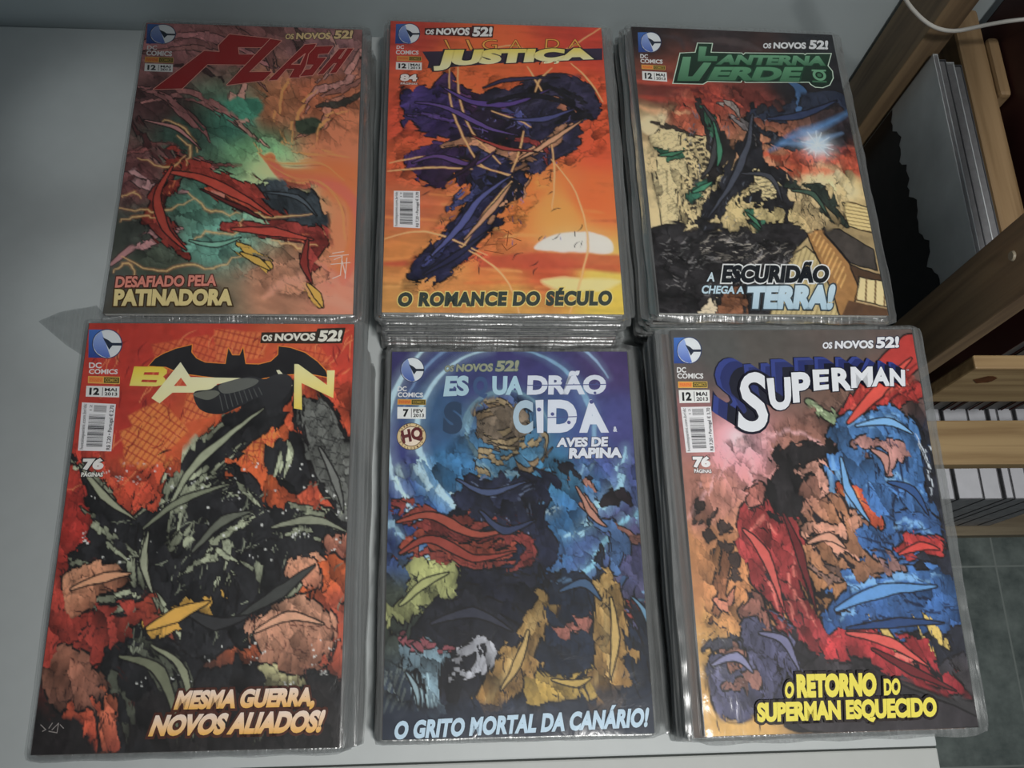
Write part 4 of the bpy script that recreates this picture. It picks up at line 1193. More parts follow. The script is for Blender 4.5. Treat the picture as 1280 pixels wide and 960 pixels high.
    A.fill(P('137.8,52.5 154.9,50.4 171.3,84.4 170.7,125.0 156.6,114.9 143.4,84.2'), (92, 94, 90), 0.8, ink=0.8)
    A.lines(P('139.9,54.7 154.0,52.6 169.3,85.4 168.6,120.0 156.4,110.9 145.4,84.2'), (44, 44, 44), 8, 0.8, 30, 0.9, curve=True)
    A.lines(P('139.9,54.7 154.0,52.6 169.3,85.4 168.6,120.0 156.4,110.9 145.4,84.2'), (44, 44, 44), 7, 0.8, 105, 0.9, curve=True)
    A.scribble(P('40.4,103.9 175.2,201.2'), (120, 126, 108), 60, (120, 50), 1.0, 17, 13)
    A.scribble(P('14.0,83.5 168.1,258.3'), (16, 16, 18), 90, (115, 45), 1.6, 18, 17)
    A.stroke(P('55.4,192.7 72.0,184.8 90.9,177.7'), (198, 152, 56), 9, 10, 9, 0.7, ink=0.8)
    A.stroke(P('56.0,190.0 71.8,182.0 89.7,175.4'), (230, 196, 100), 0.6, 2.4, 0.6, 0.8)
    # flesh-toned and tan dabs
    for s, c, c2 in (('3.3,163.4 15.6,158.0 31.6,152.5 46.4,160.3 42.0,170.5 25.0,174.8 9.3,181.0', (200, 142, 106), (150, 92, 66)), ('1.0,220.1 4.5,206.1 17.3,201.0 35.0,213.8 41.4,230.5 29.6,243.1 8.8,238.4', (150, 96, 74), (70, 44, 38)),
                     ('113.2,191.0 127.4,180.2 145.9,174.9 162.4,184.4 168.7,201.1 159.0,215.3 131.5,217.5 115.9,202.8', (186, 136, 108), (120, 78, 60)), ('136.7,161.5 144.7,151.1 155.5,157.0 155.2,170.3 143.9,172.0', (196, 140, 108), (140, 84, 62)),
                     ('155.9,142.6 168.1,134.9 172.5,149.5 164.1,156.2', (184, 120, 94), (130, 70, 56)), ('125.0,215.6 148.2,219.6 147.1,234.5 129.7,231.5', (180, 176, 130), (130, 124, 88)), ('14.6,235.9 27.6,233.6 31.3,256.6 13.0,257.0', (176, 74, 44), (120, 46, 34)),
                     ('30.0,232.0 38.4,227.8 47.8,255.3 35.8,257.6', (176, 92, 60), (130, 56, 40))):
        A.fill(P(s), c, 0.9, c2=c2, ang=70, ink=0.8, var=0.3)
    A.scribble(P('-5.5,152.0 55.2,242.8'), (60, 30, 26), 50, (60, 60), 1.0, 19, 9)
    A.scribble(P('113.2,177.2 171.2,219.2'), (80, 42, 34), 34, (60, 60), 0.9, 20, 9)
    A.fill(P('-1.0,237.3 6.4,240.0 24.4,243.8 30.9,260.8 0.4,260.0'), (30, 26, 27), 3)
    A.fill(P('54.3,234.2 71.4,226.8 157.6,223.3 169.1,236.7 169.1,260.8 61.2,258.2'), (30, 26, 26), 7, a=0.75)
    A.specks(P('5.7,93.6 168.8,154.3'), (220, 222, 218), 70, 0.45, 21)
    A.specks(P('55.1,199.0 166.8,223.5'), (200, 202, 198), 30, 0.4, 22)
    A.facet(P('-5.3,83.3 53.9,93.9 113.6,36.3 169.8,41.8 171.7,154.4 172.6,258.4 4.0,254.3 -4.3,161.4'), 9, 2.6, 0.40, 104, 60, 2.0)
    A.facet(P('-5.3,83.3 53.9,93.9 113.6,36.3 169.8,41.8 171.7,154.4 172.6,258.4 4.0,254.3 -4.3,161.4'), 3.4, 0.67, 0.14, 604, 95, 2.4, line=0.1, dark=0.3)
    for s, c, w in (('61.6,123.9 71.8,99.1 91.5,77.7 115.0,57.8', (150, 156, 130), 6), ('48.3,133.5 70.4,116.1 98.6,106.4', (120, 126, 104), 5), ('124.6,134.4 148.5,129.7 170.1,136.9', (128, 132, 112), 6), ('109.2,186.3 131.7,172.8 151.7,157.0', (60, 62, 60), 8), ('56.9,171.6 50.3,152.8 51.3,135.5', (150, 154, 130), 5), ('78.1,148.4 95.5,129.2 112.4,124.4', (96, 100, 88), 6), ('76.3,181.2 95.6,190.7 113.8,186.4', (50, 50, 52), 8), ('56.3,192.7 73.0,184.8 90.9,177.7', (206, 160, 62), 9), ('5.7,93.6 22.4,113.7 43.1,128.6', (150, 154, 128), 5), ('42.4,207.7 66.0,217.0 80.9,251.9', (104, 108, 86), 7), ('59.9,201.8 79.6,217.3 88.3,254.6', (134, 138, 112), 5), ('10.5,169.1 28.2,162.8 43.6,160.2', (206, 150, 112), 6), ('119.1,195.6 137.2,186.8 158.0,191.8', (200, 150, 120), 6), ('151.3,84.2 162.1,104.8 167.8,125.0', (108, 110, 106), 5)):
        A.stroke(P(s), c, w * 0.3, w, w * 0.15, 0.7, ink=0.5)
    A.texture(0.16, 4, 4, 93)
    return A


def marks_bat(front):
    m = Marks()
    corner_block(m, P('0.2,4.1 20.9,4.0 23.2,24.6 2.3,24.2'), P('3.1,27.1 10.9,27.2 11.3,30.9 3.5,30.9'), P('3.7,31.5 21.6,31.7 21.8,35.0 3.9,34.8'), P('3.7,36.3 23.4,36.8 23.8,41.7 4.1,41.0'),
                 P('3.4,42.8 23.9,43.3 24.5,50.6 3.8,50.0'), '12', 'MAI', '2013')
    m.text('76', P('7.3,90.2 19.9,90.3 20.2,97.1 7.6,97.3'), (222, 222, 218), 0.07, ((28, 26, 26), 0.07))
    m.text('PÁGINAS', P('7.4,98.9 20.4,99.0 20.4,101.7 7.4,101.6'), (206, 206, 200), 0.05, ((24, 22, 22), 0.1))
    m.build('publisher_block', front)
    m = Marks()
    barcode(m, P('2.1,53.8 23.0,55.0 23.7,85.7 3.5,85.1'), 'R$ 7,20 • Portugal € 2,70')
    m.build('price_label', front)
    m = Marks()
    m.poly(P('109.9,13.7 110.3,6.2 145.6,5.4 146.4,3.3 164.5,2.6 162.6,13.6 146.6,14.0'), (44, 34, 26))
    banner(m, P('111.0,7.2 145.3,6.4 144.9,11.9 110.7,12.3'), P('147.7,4.7 162.9,4.3 161.6,12.2 146.8,12.6'), (226, 224, 212), (30, 24, 22))
    m.build('banner_lettering', front)
    m = Marks()
    emblem = P('40.8,29.5 44.3,24.5 49.2,21.2 56.5,17.8 66.5,15.1 66.6,20.2 70.2,24.5 75.8,27.2 88.9,28.2 89.2,24.2 89.9,17.4 92.7,22.2 97.4,22.2 99.2,17.1 100.6,24.2 101.5,28.2 109.9,28.5 117.5,26.5 121.9,21.8 121.9,16.0 129.5,17.0 139.0,20.4 147.2,26.5 152.7,32.5 154.5,37.2 141.3,34.5 125.8,35.5 113.6,37.8 104.6,40.8 93.9,42.4 85.9,37.8 73.5,36.2 61.1,34.5 51.6,30.2')
    m.outline(emblem, (196, 120, 50), 1.2)
    m.poly(emblem, (34, 33, 36), c2=(24, 23, 26))
    gold, pale = (206, 186, 66), (222, 220, 190)
    m.poly(P('31.7,29.9 49.7,30.2 52.4,32.2 52.6,34.5 50.4,36.8 52.1,38.5 52.0,40.7 49.7,42.7 46.5,43.4 30.1,42.9'), gold, [P('38.5,33.8 47.7,33.8 47.5,35.8 38.1,35.5'), P('37.5,38.8 47.0,39.1 46.5,40.7 37.1,40.4')], c2=(222, 212, 120))
    m.poly(P('60.4,26.9 67.5,37.1 101.6,37.8 101.4,39.5 84.4,41.8 85.5,48.0 74.9,52.5 72.7,47.6 57.2,47.6 50.0,54.7 44.5,51.2'), pale, [P('57.7,43.1 65.9,43.1 61.6,37.5')], c2=(222, 218, 170))
    m.poly(P('121.3,32.5 123.2,32.2 132.1,42.5 131.0,45.5 126.2,41.8'), pale)
    m.poly(P('132.6,28.2 135.1,28.2 154.1,42.5 153.7,32.5 158.7,32.5 158.5,51.4 137.9,41.2 139.1,59.2 133.9,58.2'), (226, 222, 170), c2=(210, 190, 90))
    m.poly(P('70.6,47.6 80.4,45.4 86.2,41.8 104.3,36.8 114.0,38.5 120.6,35.5 127.7,35.2 131.6,38.5 131.0,45.8 125.4,54.0 118.9,58.8 114.5,55.9 111.4,51.0 99.6,57.1 87.8,61.9 75.4,58.7'), (44, 44, 47), c2=(30, 30, 33), curve=True)
    m.poly(P('86.3,42.4 101.3,37.8 110.6,39.5 104.8,44.4 89.8,48.3'), (86, 88, 84), curve=True)
    m.poly(P('70.0,48.6 82.0,46.0 86.7,48.3 79.5,52.5'), (92, 94, 86), curve=True)
    for s in ('86.8,49.6 89.7,59.4', '89.8,49.0 92.7,58.1', '92.9,48.3 95.6,56.8', '95.9,47.7 98.6,55.5', '98.9,47.0 101.5,54.2', '101.9,46.4 104.5,52.9', '104.9,45.7 107.4,51.6', '107.9,45.1 110.4,50.3', '111.0,44.4 113.4,49.0'):
        m.outline(P(s), (70, 72, 72), 0.6, False)
    m.build('title_lettering', front)
    m = Marks()
    top, low, ed = (222, 206, 194), (206, 160, 80), (62, 30, 20)
    m.text('MESMA GUERRA,', P('78.1,227.6 156.4,227.3 155.0,237.7 75.7,237.8'), top, 0.06, (ed, 0.11), low)
    m.text('NOVOS ALIADOS!', P('66.2,240.6 162.3,239.8 159.1,251.8 63.0,251.7'), top, 0.06, (ed, 0.11), low)
    m.build('tagline_lettering', front)
    m = Marks()
    for s in ('3.4,244.2 6.4,246.8 4.8,247.6', '8.1,246.0 9.5,243.5', '9.9,246.9 13.0,243.6 12.8,248.6 8.3,247.7', '14.0,244.4 16.0,246.2'):
        m.outline(P(s), (120, 114, 112), 0.5, False)
    m.build('signature', front)


# ---- cover: blue light rings   
def art_sui():
    A = Art(0.77, 51)
    A.field([((6.4, 6.2), (58, 54, 104)), ((86.9, 5.0), (62, 58, 112)), ((162.0, 6.3), (72, 58, 108)), ((4.7, 72.0), (56, 62, 120)), ((29.5, 48.6), (54, 88, 126)),
             ((40.6, 89.3), (48, 104, 146)), ((117.8, 89.5), (54, 116, 152)), ((85.1, 72.2), (60, 110, 140)), ((140.9, 72.4), (66, 82, 138)), ((164.1, 60.8), (72, 74, 132)),
             ((8.2, 122.5), (46, 66, 124)), ((40.5, 138.9), (44, 92, 144)), ((116.0, 128.5), (44, 100, 146)), ((136.8, 144.9), (60, 84, 130)), ((164.0, 139.7), (74, 72, 112)),
             ((161.0, 181.8), (72, 70, 100)), ((4.0, 180.6), (62, 70, 60)), ((61.3, 181.0), (32, 34, 44)), ((124.2, 181.5), (36, 44, 62)), ((60.5, 240.4), (34, 40, 56)),
             ((161.8, 241.4), (34, 50, 66)), ((5.3, 249.3), (42, 52, 66)), ((100.5, 250.3), (32, 38, 52)), ((63.6, 18.6), (60, 66, 116))])
    A.texture(0.16, 24, 8, 8, -0.7)
    cx, cy = (80.9, 60.5)
    for r, a0, a1, w, c in ((84, 128, 238, 5, (176, 206, 218)), (84, 252, 332, 4, (140, 170, 200)), (84, 8, 62, 5, (150, 196, 216)), (62, 60, 260, 5, (168, 200, 214)), (62, 278, 400, 4, (120, 160, 190)),
                            (30, 0, 360, 4, (104, 140, 158)), (104, 100, 190, 4, (150, 190, 214)), (104, 20, 84, 4, (130, 190, 215)), (74, 190, 300, 3, (110, 140, 180)), (112, 300, 350, 3, (96, 116, 160))):
        pts = ring(cx, cy, r, r * 1.02, a0, a1)
        A.stroke(pts, c, w * 0.4, w * 2.0, w * 0.4, w * 2.2, a=0.35)
        A.stroke(pts, c, w * 0.25, w, w * 0.25, 1.0)
    # tawny swirl at the centre of the rings, a dark column below it
    A.fill(P('57.6,48.7 70.2,36.8 86.0,36.8 94.7,48.8 91.9,67.6 77.3,73.3 61.8,67.5'), (112, 98, 82), 1.5, ink=0.4, var=0.4)
    for k, s in enumerate(('63.3,42.8 80.4,35.6 97.0,48.8', '60.9,54.6 66.7,42.8 85.9,40.4', '68.5,69.8 90.7,72.2 107.7,63.0 108.4,75.8', '56.0,89.3 60.6,75.6 77.1,80.3 90.6,74.5', '85.1,72.2 98.0,86.1 113.0,72.3', '53.9,81.3 63.7,89.3 57.0,97.2', '65.2,64.0 79.6,67.6 93.2,61.8')):
        A.stroke(P(s), ((142, 124, 92), (120, 100, 74), (150, 132, 98))[k % 3], 1, 5, 0.6, 0.8, ink=0.4)
    A.fill(P('40.6,117.2 51.6,92.7 73.4,98.4 90.3,86.0 112.0,95.2 103.3,123.0 115.3,144.7 93.4,158.4 63.8,154.0 51.2,144.3'), (30, 34, 54), 0.9, ink=0.6, var=0.4)
    for s in ('57.0,98.4 73.3,107.4 95.4,98.5', '65.5,117.3 68.2,144.4', '90.6,111.9 91.8,144.6', '77.4,117.4 77.7,149.8', '84.4,100.7 91.0,97.4', '64.7,97.3 72.4,95.0'):
        A.stroke(P(s), (96, 110, 140), 0.4, 2.0, 0.4, 0.8)
    # rust-red wave
    for k, (s, w) in enumerate((('6.0,117.0 18.9,112.7 38.4,122.7 62.2,121.7 83.6,129.4', 9), ('7.2,125.8 24.4,122.6 45.9,134.6 72.7,137.0', 11), ('8.6,144.1 24.5,132.4 45.8,144.3 72.5,144.5 85.5,139.2', 12), ('15.1,151.6 34.1,146.4 56.4,153.9 83.1,149.9', 9),
                                ('3.8,113.7 12.5,117.0 8.3,124.7', 6), ('8.7,149.4 17.1,144.1 19.3,152.6', 6), ('40.5,125.9 62.0,130.4 78.2,128.3', 7), ('61.9,141.2 83.4,134.9 95.0,144.6 82.9,154.1', 10), ('159.6,171.4 166.3,181.8 174.3,187.0', 8), ('155.6,183.8 165.7,189.0 175.5,185.0', 6))):
        A.stroke(P(s), ((132, 56, 46), (112, 44, 40), (150, 66, 48))[k % 3], w * 0.3, w, w * 0.3, 0.9, ink=0.6)
    A.scribble(P('6.0,117.0 88.2,156.3'), (70, 26, 28), 34, (15, 25), 0.8, 23, 14)
    A.fill(P('40.5,158.0 72.3,156.1 109.4,158.5 114.1,172.1 108.2,186.5 81.8,196.4 56.0,186.1 36.3,180.8'), (28, 30, 44), 1.0, ink=0.6, var=0.3)
    # olive dab with a ragged lower edge
    A.fill(P('1.9,180.6 12.1,170.4 19.4,157.9 34.1,150.6 45.8,156.0 44.7,168.5 33.1,174.6 25.9,185.8 17.5,182.7 13.5,195.9 7.2,188.7 2.2,198.8'), (128, 132, 84), 0.8, ink=0.7, var=0.25)
    A.fill(P('19.4,157.9 33.1,151.7 44.7,157.0 39.4,168.5 24.7,169.4'), (160, 164, 104), 1.5)
    A.fill(P('21.7,185.8 40.4,170.6 67.7,173.9 92.4,191.5 99.8,216.5 80.7,240.6 40.3,243.0 20.0,225.5 15.7,203.9'), (28, 29, 38), 1.0, ink=0.7, var=0.35)
    A.stroke(P('38.3,211.0 50.6,207.2 63.0,204.3 63.9,214.2 54.6,223.9 43.4,223.8'), (158, 160, 168), 5, 9, 3, 0.9, ink=0.6)
    A.stroke(P('12.8,213.7 19.8,206.9 28.1,210.9 30.2,225.6 32.2,242.9'), (104, 128, 140), 8, 16, 11, 1.0, ink=0.7)
    for s in ('15.9,218.7 19.2,241.9', '19.9,218.7 23.2,241.9', '24.0,218.7 27.2,241.9', '28.1,218.8 31.2,242.0'):
        A.stroke(P(s), (160, 190, 200), 0.4, 1.2, 0.6, 0.7)
    A.stroke(P('9.5,202.8 17.7,199.9 24.9,204.9 38.3,204.1'), (136, 72, 80), 2, 5, 3, 0.8, ink=0.5)
    A.lines(P('0.6,218.5 12.8,215.7 14.1,241.8 0.2,244.5'), (90, 100, 100), 4, 1.6, 20, 0.9)
    # deep navy mass with mustard uprights
    A.fill(P('100.1,150.0 105.6,173.1 114.8,156.4 128.9,152.3 138.1,158.7 142.5,139.5 146.9,171.3 164.8,202.1 168.2,237.6 106.1,237.0 81.0,226.1 86.9,201.5 96.9,182.3'), (26, 36, 54), 0.9, ink=0.8, var=0.3)
    A.stroke(P('109.1,165.8 125.1,162.8 136.4,170.2'), (70, 100, 130), 0.6, 3, 0.6, 1.5)
    A.stroke(P('161.0,181.8 171.4,197.2 171.1,227.0'), (26, 34, 48), 6, 16, 10, 1.0, ink=0.6)
    A.stroke(P('162.7,172.5 169.9,175.7 175.4,187.0'), (90, 130, 160), 0.5, 2.4, 0.5, 0.9)
    for s, w in (('101.2,179.3 92.0,201.5 78.0,226.1 68.5,240.5', 26), ('143.0,166.1 146.3,197.0 146.8,221.8 139.4,241.2', 27)):
        A.stroke(P(s), (152, 122, 66), w * 0.5, w, w * 0.8, 0.9, ink=0.8, c2=(140, 104, 50))
        A.stroke([(u - 3, v) for u, v in P(s)], (190, 164, 104), 0.6, 5, 1, 4, a=0.6)
        A.stroke([(u + 7, v) for u, v in P(s)], (104, 74, 36), 0.6, 4, 1, 4, a=0.6)
    A.fill(P('93.5,219.4 111.8,224.5 133.5,220.7 130.7,234.4 111.1,239.0 94.0,235.0'), (160, 132, 56), 0.9, ink=0.7)
    A.stroke(P('113.2,191.6 123.4,196.8 133.2,189.7'), (150, 92, 80), 3, 12, 4, 1.0, ink=0.6)
    A.stroke(P('129.7,94.1 134.6,106.5 142.7,117.7 148.5,128.7'), (168, 116, 100), 5, 8, 4, 0.8, ink=0.6)
    A.stroke(P('120.3,82.7 126.7,87.3 133.1,93.0'), (34, 34, 46), 2, 9, 5, 0.8, ink=0.5)
    A.stroke(P('147.5,109.9 156.6,105.5 162.7,112.2'), (40, 32, 38), 3, 12, 4, 0.8, ink=0.5)
    A.stroke(P('137.9,124.3 151.8,128.7 156.1,145.0 151.8,160.9'), (60, 92, 134), 6, 14, 8, 0.8, ink=0.6)
    A.stroke(P('156.1,128.7 164.4,135.3 169.4,139.7'), (150, 100, 88), 3, 8, 4, 0.8, ink=0.5)
    A.fill(P('0.1,241.7 60.5,240.4 111.1,239.0 171.4,235.7 170.4,261.4 -0.5,261.4'), (34, 42, 58), 7, a=0.85)
    A.scribble(P('3.4,149.4 166.9,241.5'), (16, 18, 26), 70, (100, 50), 1.3, 24, 13)
    A.facet(P('0.2,94.8 40.7,72.1 63.4,36.8 97.4,36.8 112.7,78.1 168.5,78.3 171.9,150.4 170.7,231.8 -0.0,235.0'), 9, 2.7, 0.36, 105, 50, 2.0)
    A.facet(P('0.2,94.8 40.7,72.1 63.4,36.8 97.4,36.8 112.7,78.1 168.5,78.3 171.9,150.4 170.7,231.8 -0.0,235.0'), 3.4, 0.71, 0.14, 605, 85, 2.4, line=0.1, dark=0.3)
    for s, c, w in (('6.1,123.6 29.8,119.3 56.6,132.5 83.6,130.5', (158, 72, 54), 7), ('8.6,145.1 29.8,135.6 56.4,148.6 85.3,144.6', (146, 60, 48), 7), ('46.1,94.9 67.9,104.0 95.5,96.3', (70, 84, 120), 5), ('62.2,117.3 78.2,130.5 98.9,123.0', (54, 64, 96), 6), ('9.1,178.6 24.7,165.3 40.5,158.0', (162, 166, 108), 6), ('30.0,190.9 56.0,184.0 81.8,196.4', (52, 54, 68), 7), ('92.2,196.5 84.4,216.4 73.8,232.8', (186, 156, 92), 6), ('147.6,176.5 149.1,202.0 144.4,226.7', (190, 160, 92), 6), ('106.6,226.4 121.8,229.4 132.2,225.6', (186, 156, 76), 5), ('114.1,171.1 130.3,166.0 141.3,177.5', (60, 90, 124), 6), ('128.3,100.9 138.2,119.9 147.5,128.7', (178, 126, 108), 5), ('13.9,220.6 20.1,230.4 22.2,241.9', (140, 166, 176), 4), ('161.5,175.6 170.1,187.0 172.1,202.2', (96, 140, 170), 4)):
        A.stroke(P(s), c, w * 0.3, w, w * 0.15, 0.7, ink=0.5)
    A.texture(0.14, 4, 4, 94)
    return A


def marks_sui(front):
    m = Marks(0.64)
    corner_block(m, P('4.1,4.2 22.8,4.2 22.9,23.4 4.4,23.3'), P('4.6,26.6 10.8,26.6 10.9,30.2 4.5,30.2'), P('4.7,31.0 22.4,31.4 22.4,34.8 4.6,34.6'), P('4.6,36.1 24.5,36.5 24.5,40.7 4.5,40.3'),
                 P('4.6,42.0 24.5,42.3 24.5,51.0 4.7,50.7'), '7', 'FEV', '2013', 0.9, False)
    m.build('publisher_block', front)
    m = Marks(0.64)
    c = (14.8, 63.7)
    r = 10.2
    rat = 0.97
    m.disc(*c, r, (58, 40, 34), ratio=rat)
    m.disc(*c, r * 0.96, (186, 168, 128), ratio=rat)
    m.disc(*c, r * 0.74, (74, 34, 34), ratio=rat)
    m.disc(*c, r * 0.69, (206, 194, 178), ratio=rat)
    for word, a0, a1, s in (('COMIC SHOP', 205, 335, 1), ('EXCLUSIVO', 150, 30, -1)):
        n = len(word)
        for k, ch in enumerate(word):
            if ch == ' ':
                continue
            a = math.radians(a0 + (a1 - a0) * k / (n - 1))
            tu, tv = -math.sin(a) * s, math.cos(a) * s
            ou, ov = math.cos(a) * s, math.sin(a) * s
            w_, h_ = 0.50, 0.78
            mu, mv = c[0] + r * 0.845 * math.cos(a), c[1] + r * 0.845 * math.sin(a)
            m.text(ch, [(mu - tu * w_ + ou * h_, mv - tv * w_ + ov * h_), (mu + tu * w_ + ou * h_, mv + tv * w_ + ov * h_),
                        (mu + tu * w_ - ou * h_, mv + tv * w_ - ov * h_), (mu - tu * w_ - ou * h_, mv - tv * w_ - ov * h_)], (80, 44, 36), 0.02)
    m.text('HQ', P('7.2,59.6 21.6,56.3 23.2,64.9 8.9,69.1'), (84, 34, 36), 0.055)
    m.build('round_badge', front)
    m = Marks(0.64)
    banner(m, P('38.0,9.9 72.5,9.2 71.8,15.5 37.3,15.5'), P('75.1,7.2 91.4,6.8 90.1,15.2 73.7,15.5'), (134, 138, 118), (56, 74, 92))
    m.build('banner_lettering', front)
    m = Marks(0.64)
    pale = (206, 212, 222)
    m.text('ES', P('38.6,18.9 55.0,18.6 54.8,33.6 36.7,34.3'), (150, 176, 186), 0.05)
    m.text('Q', P('57.9,19.3 68.5,19.3 68.2,33.3 57.7,33.3'), (58, 78, 114), 0.05)
    m.text('UA', P('71.7,18.9 94.5,19.0 93.1,33.3 71.4,33.3'), (150, 178, 190), 0.05)
    m.text('DRÃO', P('97.1,18.6 153.7,18.3 152.8,33.1 96.0,33.3'), pale, 0.05)
    m.text('S', P('37.6,38.7 50.3,38.0 50.2,62.0 36.1,62.0'), (42, 60, 84), 0.07)
    m.text('C', P('86.0,37.7 100.4,37.4 99.5,61.8 85.4,62.1'), (150, 168, 180), 0.05)
    m.text('I', P('102.0,37.4 107.7,37.1 106.8,61.8 102.4,61.8'), pale, 0.06)
    m.text('D', P('110.9,37.1 131.7,37.1 130.5,61.9 109.6,61.8'), pale, 0.06)
    m.text('A', P('137.2,37.1 146.1,37.2 153.2,61.9 132.0,61.9'), pale, 0.06)
    m.text('&', P('156.4,57.3 159.2,57.3 159.0,61.3 156.1,61.3'), pale, 0.04)
    for s, rr in (('121.8,22.8', 1.1), ('117.0,30.3', 1.0), ('144.8,32.1', 1.0), ('141.9,38.8', 1.5), ('104.3,44.5', 1.5), ('125.1,54.2', 1.3), ('113.7,47.9', 1.3), ('146.5,24.9', 0.9), ('44.7,27.8', 0.9), ('87.5,29.2', 0.9)):
        m.disc(*P(s)[0], rr, (70, 76, 120))
    for s in ('96.9,26.2 153.3,25.6', '110.4,50.5 131.1,49.9'):
        m.outline(P(s), (66, 74, 120), 0.7, False)
    m.text('AVES DE', P('116.4,65.5 152.4,64.9 151.6,72.1 115.5,72.3'), (212, 216, 224), 0.055, ((40, 40, 66), 0.04))
    m.text('RAPINA', P('124.6,73.0 162.0,72.8 161.2,80.3 123.9,80.8'), (212, 216, 224), 0.06, ((40, 40, 66), 0.04))
    m.build('title_lettering', front)
    m = Marks(0.64)
    m.text('O GRITO MORTAL DA CANÁRIO!', P('8.2,249.4 167.9,244.8 165.6,256.2 6.7,260.1'), (164, 184, 198), 0.055, ((26, 34, 48), 0.05), space=1.05)
    m.build('tagline_lettering', front)


# ---- cover: amber haze with blue and red masses   
def art_sup():
    A = Art(0.65, 61)
    A.field([((4.7, 4.2), (74, 74, 74)), ((66.5, 7.6), (80, 76, 72)), ((123.1, 11.1), (84, 76, 72)), ((158.2, 8.4), (88, 74, 70)), ((31.8, 16.2), (76, 76, 74)), ((8.1, 33.4), (84, 76, 74)), ((87.4, 22.6), (82, 76, 72)), ((142.5, 34.9), (100, 76, 68)), ((5.9, 61.6), (130, 86, 86)),
             ((36.4, 84.1), (190, 130, 134)), ((12.6, 110.4), (146, 98, 84)), ((79.1, 90.3), (136, 92, 78)), ((113.4, 40.3), (104, 78, 66)), ((3.6, 156.3), (162, 110, 66)),
             ((38.7, 167.2), (178, 120, 72)), ((65.5, 201.9), (150, 104, 62)), ((2.7, 227.9), (184, 142, 74)), ((10.1, 255.1), (196, 156, 84)), ((90.2, 244.5), (70, 56, 50)),
             ((154.4, 251.3), (48, 46, 48)), ((160.4, 129.3), (44, 50, 66)), ((162.3, 86.2), (44, 48, 62)), ((117.3, 128.4), (140, 96, 66)), ((160.4, 190.2), (44, 46, 56)), ((132.5, 63.4), (110, 74, 66))])
    A.texture(0.16, 30, 18, 9, 0.4)
    A.glow((40.3, 77.6), 20, (228, 176, 188), 0.9)
    A.glow((38.3, 75.9), 8, (244, 222, 226), 0.9)
    for s in ('40.3,77.6 24.2,100.1 0.6,128.9', '40.3,77.6 57.7,87.7 70.5,98.8', '40.3,77.6 45.0,105.8 53.4,127.0', '40.3,77.6 81.1,73.8 101.7,85.2'):
        A.stroke(P(s), (226, 176, 180), 3, 2, 0.4, 2.5, a=0.6)
    # red banners sweeping from the top right
    for s, w in (('113.1,66.5 135.6,42.9 168.7,15.1', 20), ('120.8,74.5 139.0,57.8 165.1,43.3', 11)):
        A.stroke(P(s), (164, 46, 40), w * 0.3, w, w * 1.2, 0.9, ink=0.8)
    for s in ('115.8,63.2 139.2,41.8 166.5,21.0', '127.7,57.7 146.5,45.4 165.5,34.0'):
        A.stroke(P(s), (206, 84, 66), 0.4, 3.0, 1.0, 2.0, a=0.8)
        A.stroke([(u + 3, v + 4) for u, v in P(s)], (82, 24, 26), 0.4, 2.0, 0.8, 1.2)
    A.stroke(P('89.4,51.5 104.7,63.0 116.9,71.1'), (112, 128, 96), 5, 10, 3, 0.8, ink=0.7)
    A.stroke(P('91.7,51.5 103.8,60.8'), (160, 174, 140), 0.5, 2, 0.5, 0.8)
    # big blue rounded masses
    A.fill(P('159.4,63.8 172.0,113.6 173.6,175.7 171.4,209.9 145.0,218.6 134.3,189.4 149.6,129.1'), (32, 34, 44), 1.5, ink=0.5, var=0.3)
    A.fill(P('99.5,85.2 107.2,68.7 125.2,59.9 145.9,56.8 160.7,69.5 162.7,97.2 166.0,134.7 151.7,155.0 127.1,162.5 108.3,138.6 104.5,112.3'), (66, 116, 168), 0.9, c2=(44, 84, 138), ang=80, ink=0.9, var=0.2)
    A.fill(P('80.6,195.6 88.8,180.3 111.6,167.1 149.4,162.0 171.2,171.6 173.3,194.5 147.4,204.4 115.8,208.2 89.9,210.2'), (54, 98, 152), 0.9, c2=(36, 68, 116), ang=90, ink=0.9, var=0.2)
    A.fill(P('137.7,128.8 160.4,129.3 166.5,144.0 145.3,154.8 133.9,146.4'), (52, 92, 146), 0.9, ink=0.8)
    for s, w in (('115.0,68.8 132.5,63.4 154.5,66.0', 5), ('104.2,90.7 105.6,112.3 111.2,133.4', 4), ('99.5,178.7 126.9,170.5 158.6,170.3', 6), ('89.2,193.0 103.9,183.7 125.5,179.4', 4), ('125.9,107.3 143.1,102.3 154.8,111.1', 4), ('131.8,139.1 148.7,134.3 158.3,141.8', 3)):
        A.stroke(P(s), (112, 162, 204), 0.6, w, 0.6, 2.0, a=0.85)
    for s, w in (('123.0,74.5 128.3,91.1 125.3,118.0', 2.5), ('143.7,63.6 147.9,86.0 145.9,118.4', 2.5), ('147.7,107.8 138.8,128.8 143.0,149.7', 2.5), ('128.1,128.6 142.5,139.3 159.4,135.6', 2.0), ('115.0,143.9 130.2,149.3 151.5,149.9', 2.5), ('91.6,197.9 118.0,193.8 148.1,200.5', 3),
                 ('131.5,174.6 145.5,184.9 169.5,186.5', 2.5), ('126.7,102.0 139.5,110.8 149.6,129.1', 2), ('109.8,128.2 121.9,133.7 129.4,154.4', 2)):
        A.stroke(P(s), (24, 40, 70), 0.4, w, 0.4, 0.8)
    A.stroke(P('135.8,154.6 151.9,147.8 165.4,150.2'), (158, 44, 42), 6, 14, 10, 0.8, ink=0.8)
    A.stroke(P('158.6,75.0 166.0,97.3 167.7,118.9'), (190, 200, 210), 0.4, 0.9, 0.3, 0.6)
    A.stroke(P('109.6,107.0 117.0,123.1 124.6,136.9'), (186, 78, 44), 4, 12, 5, 1.0, ink=0.8)
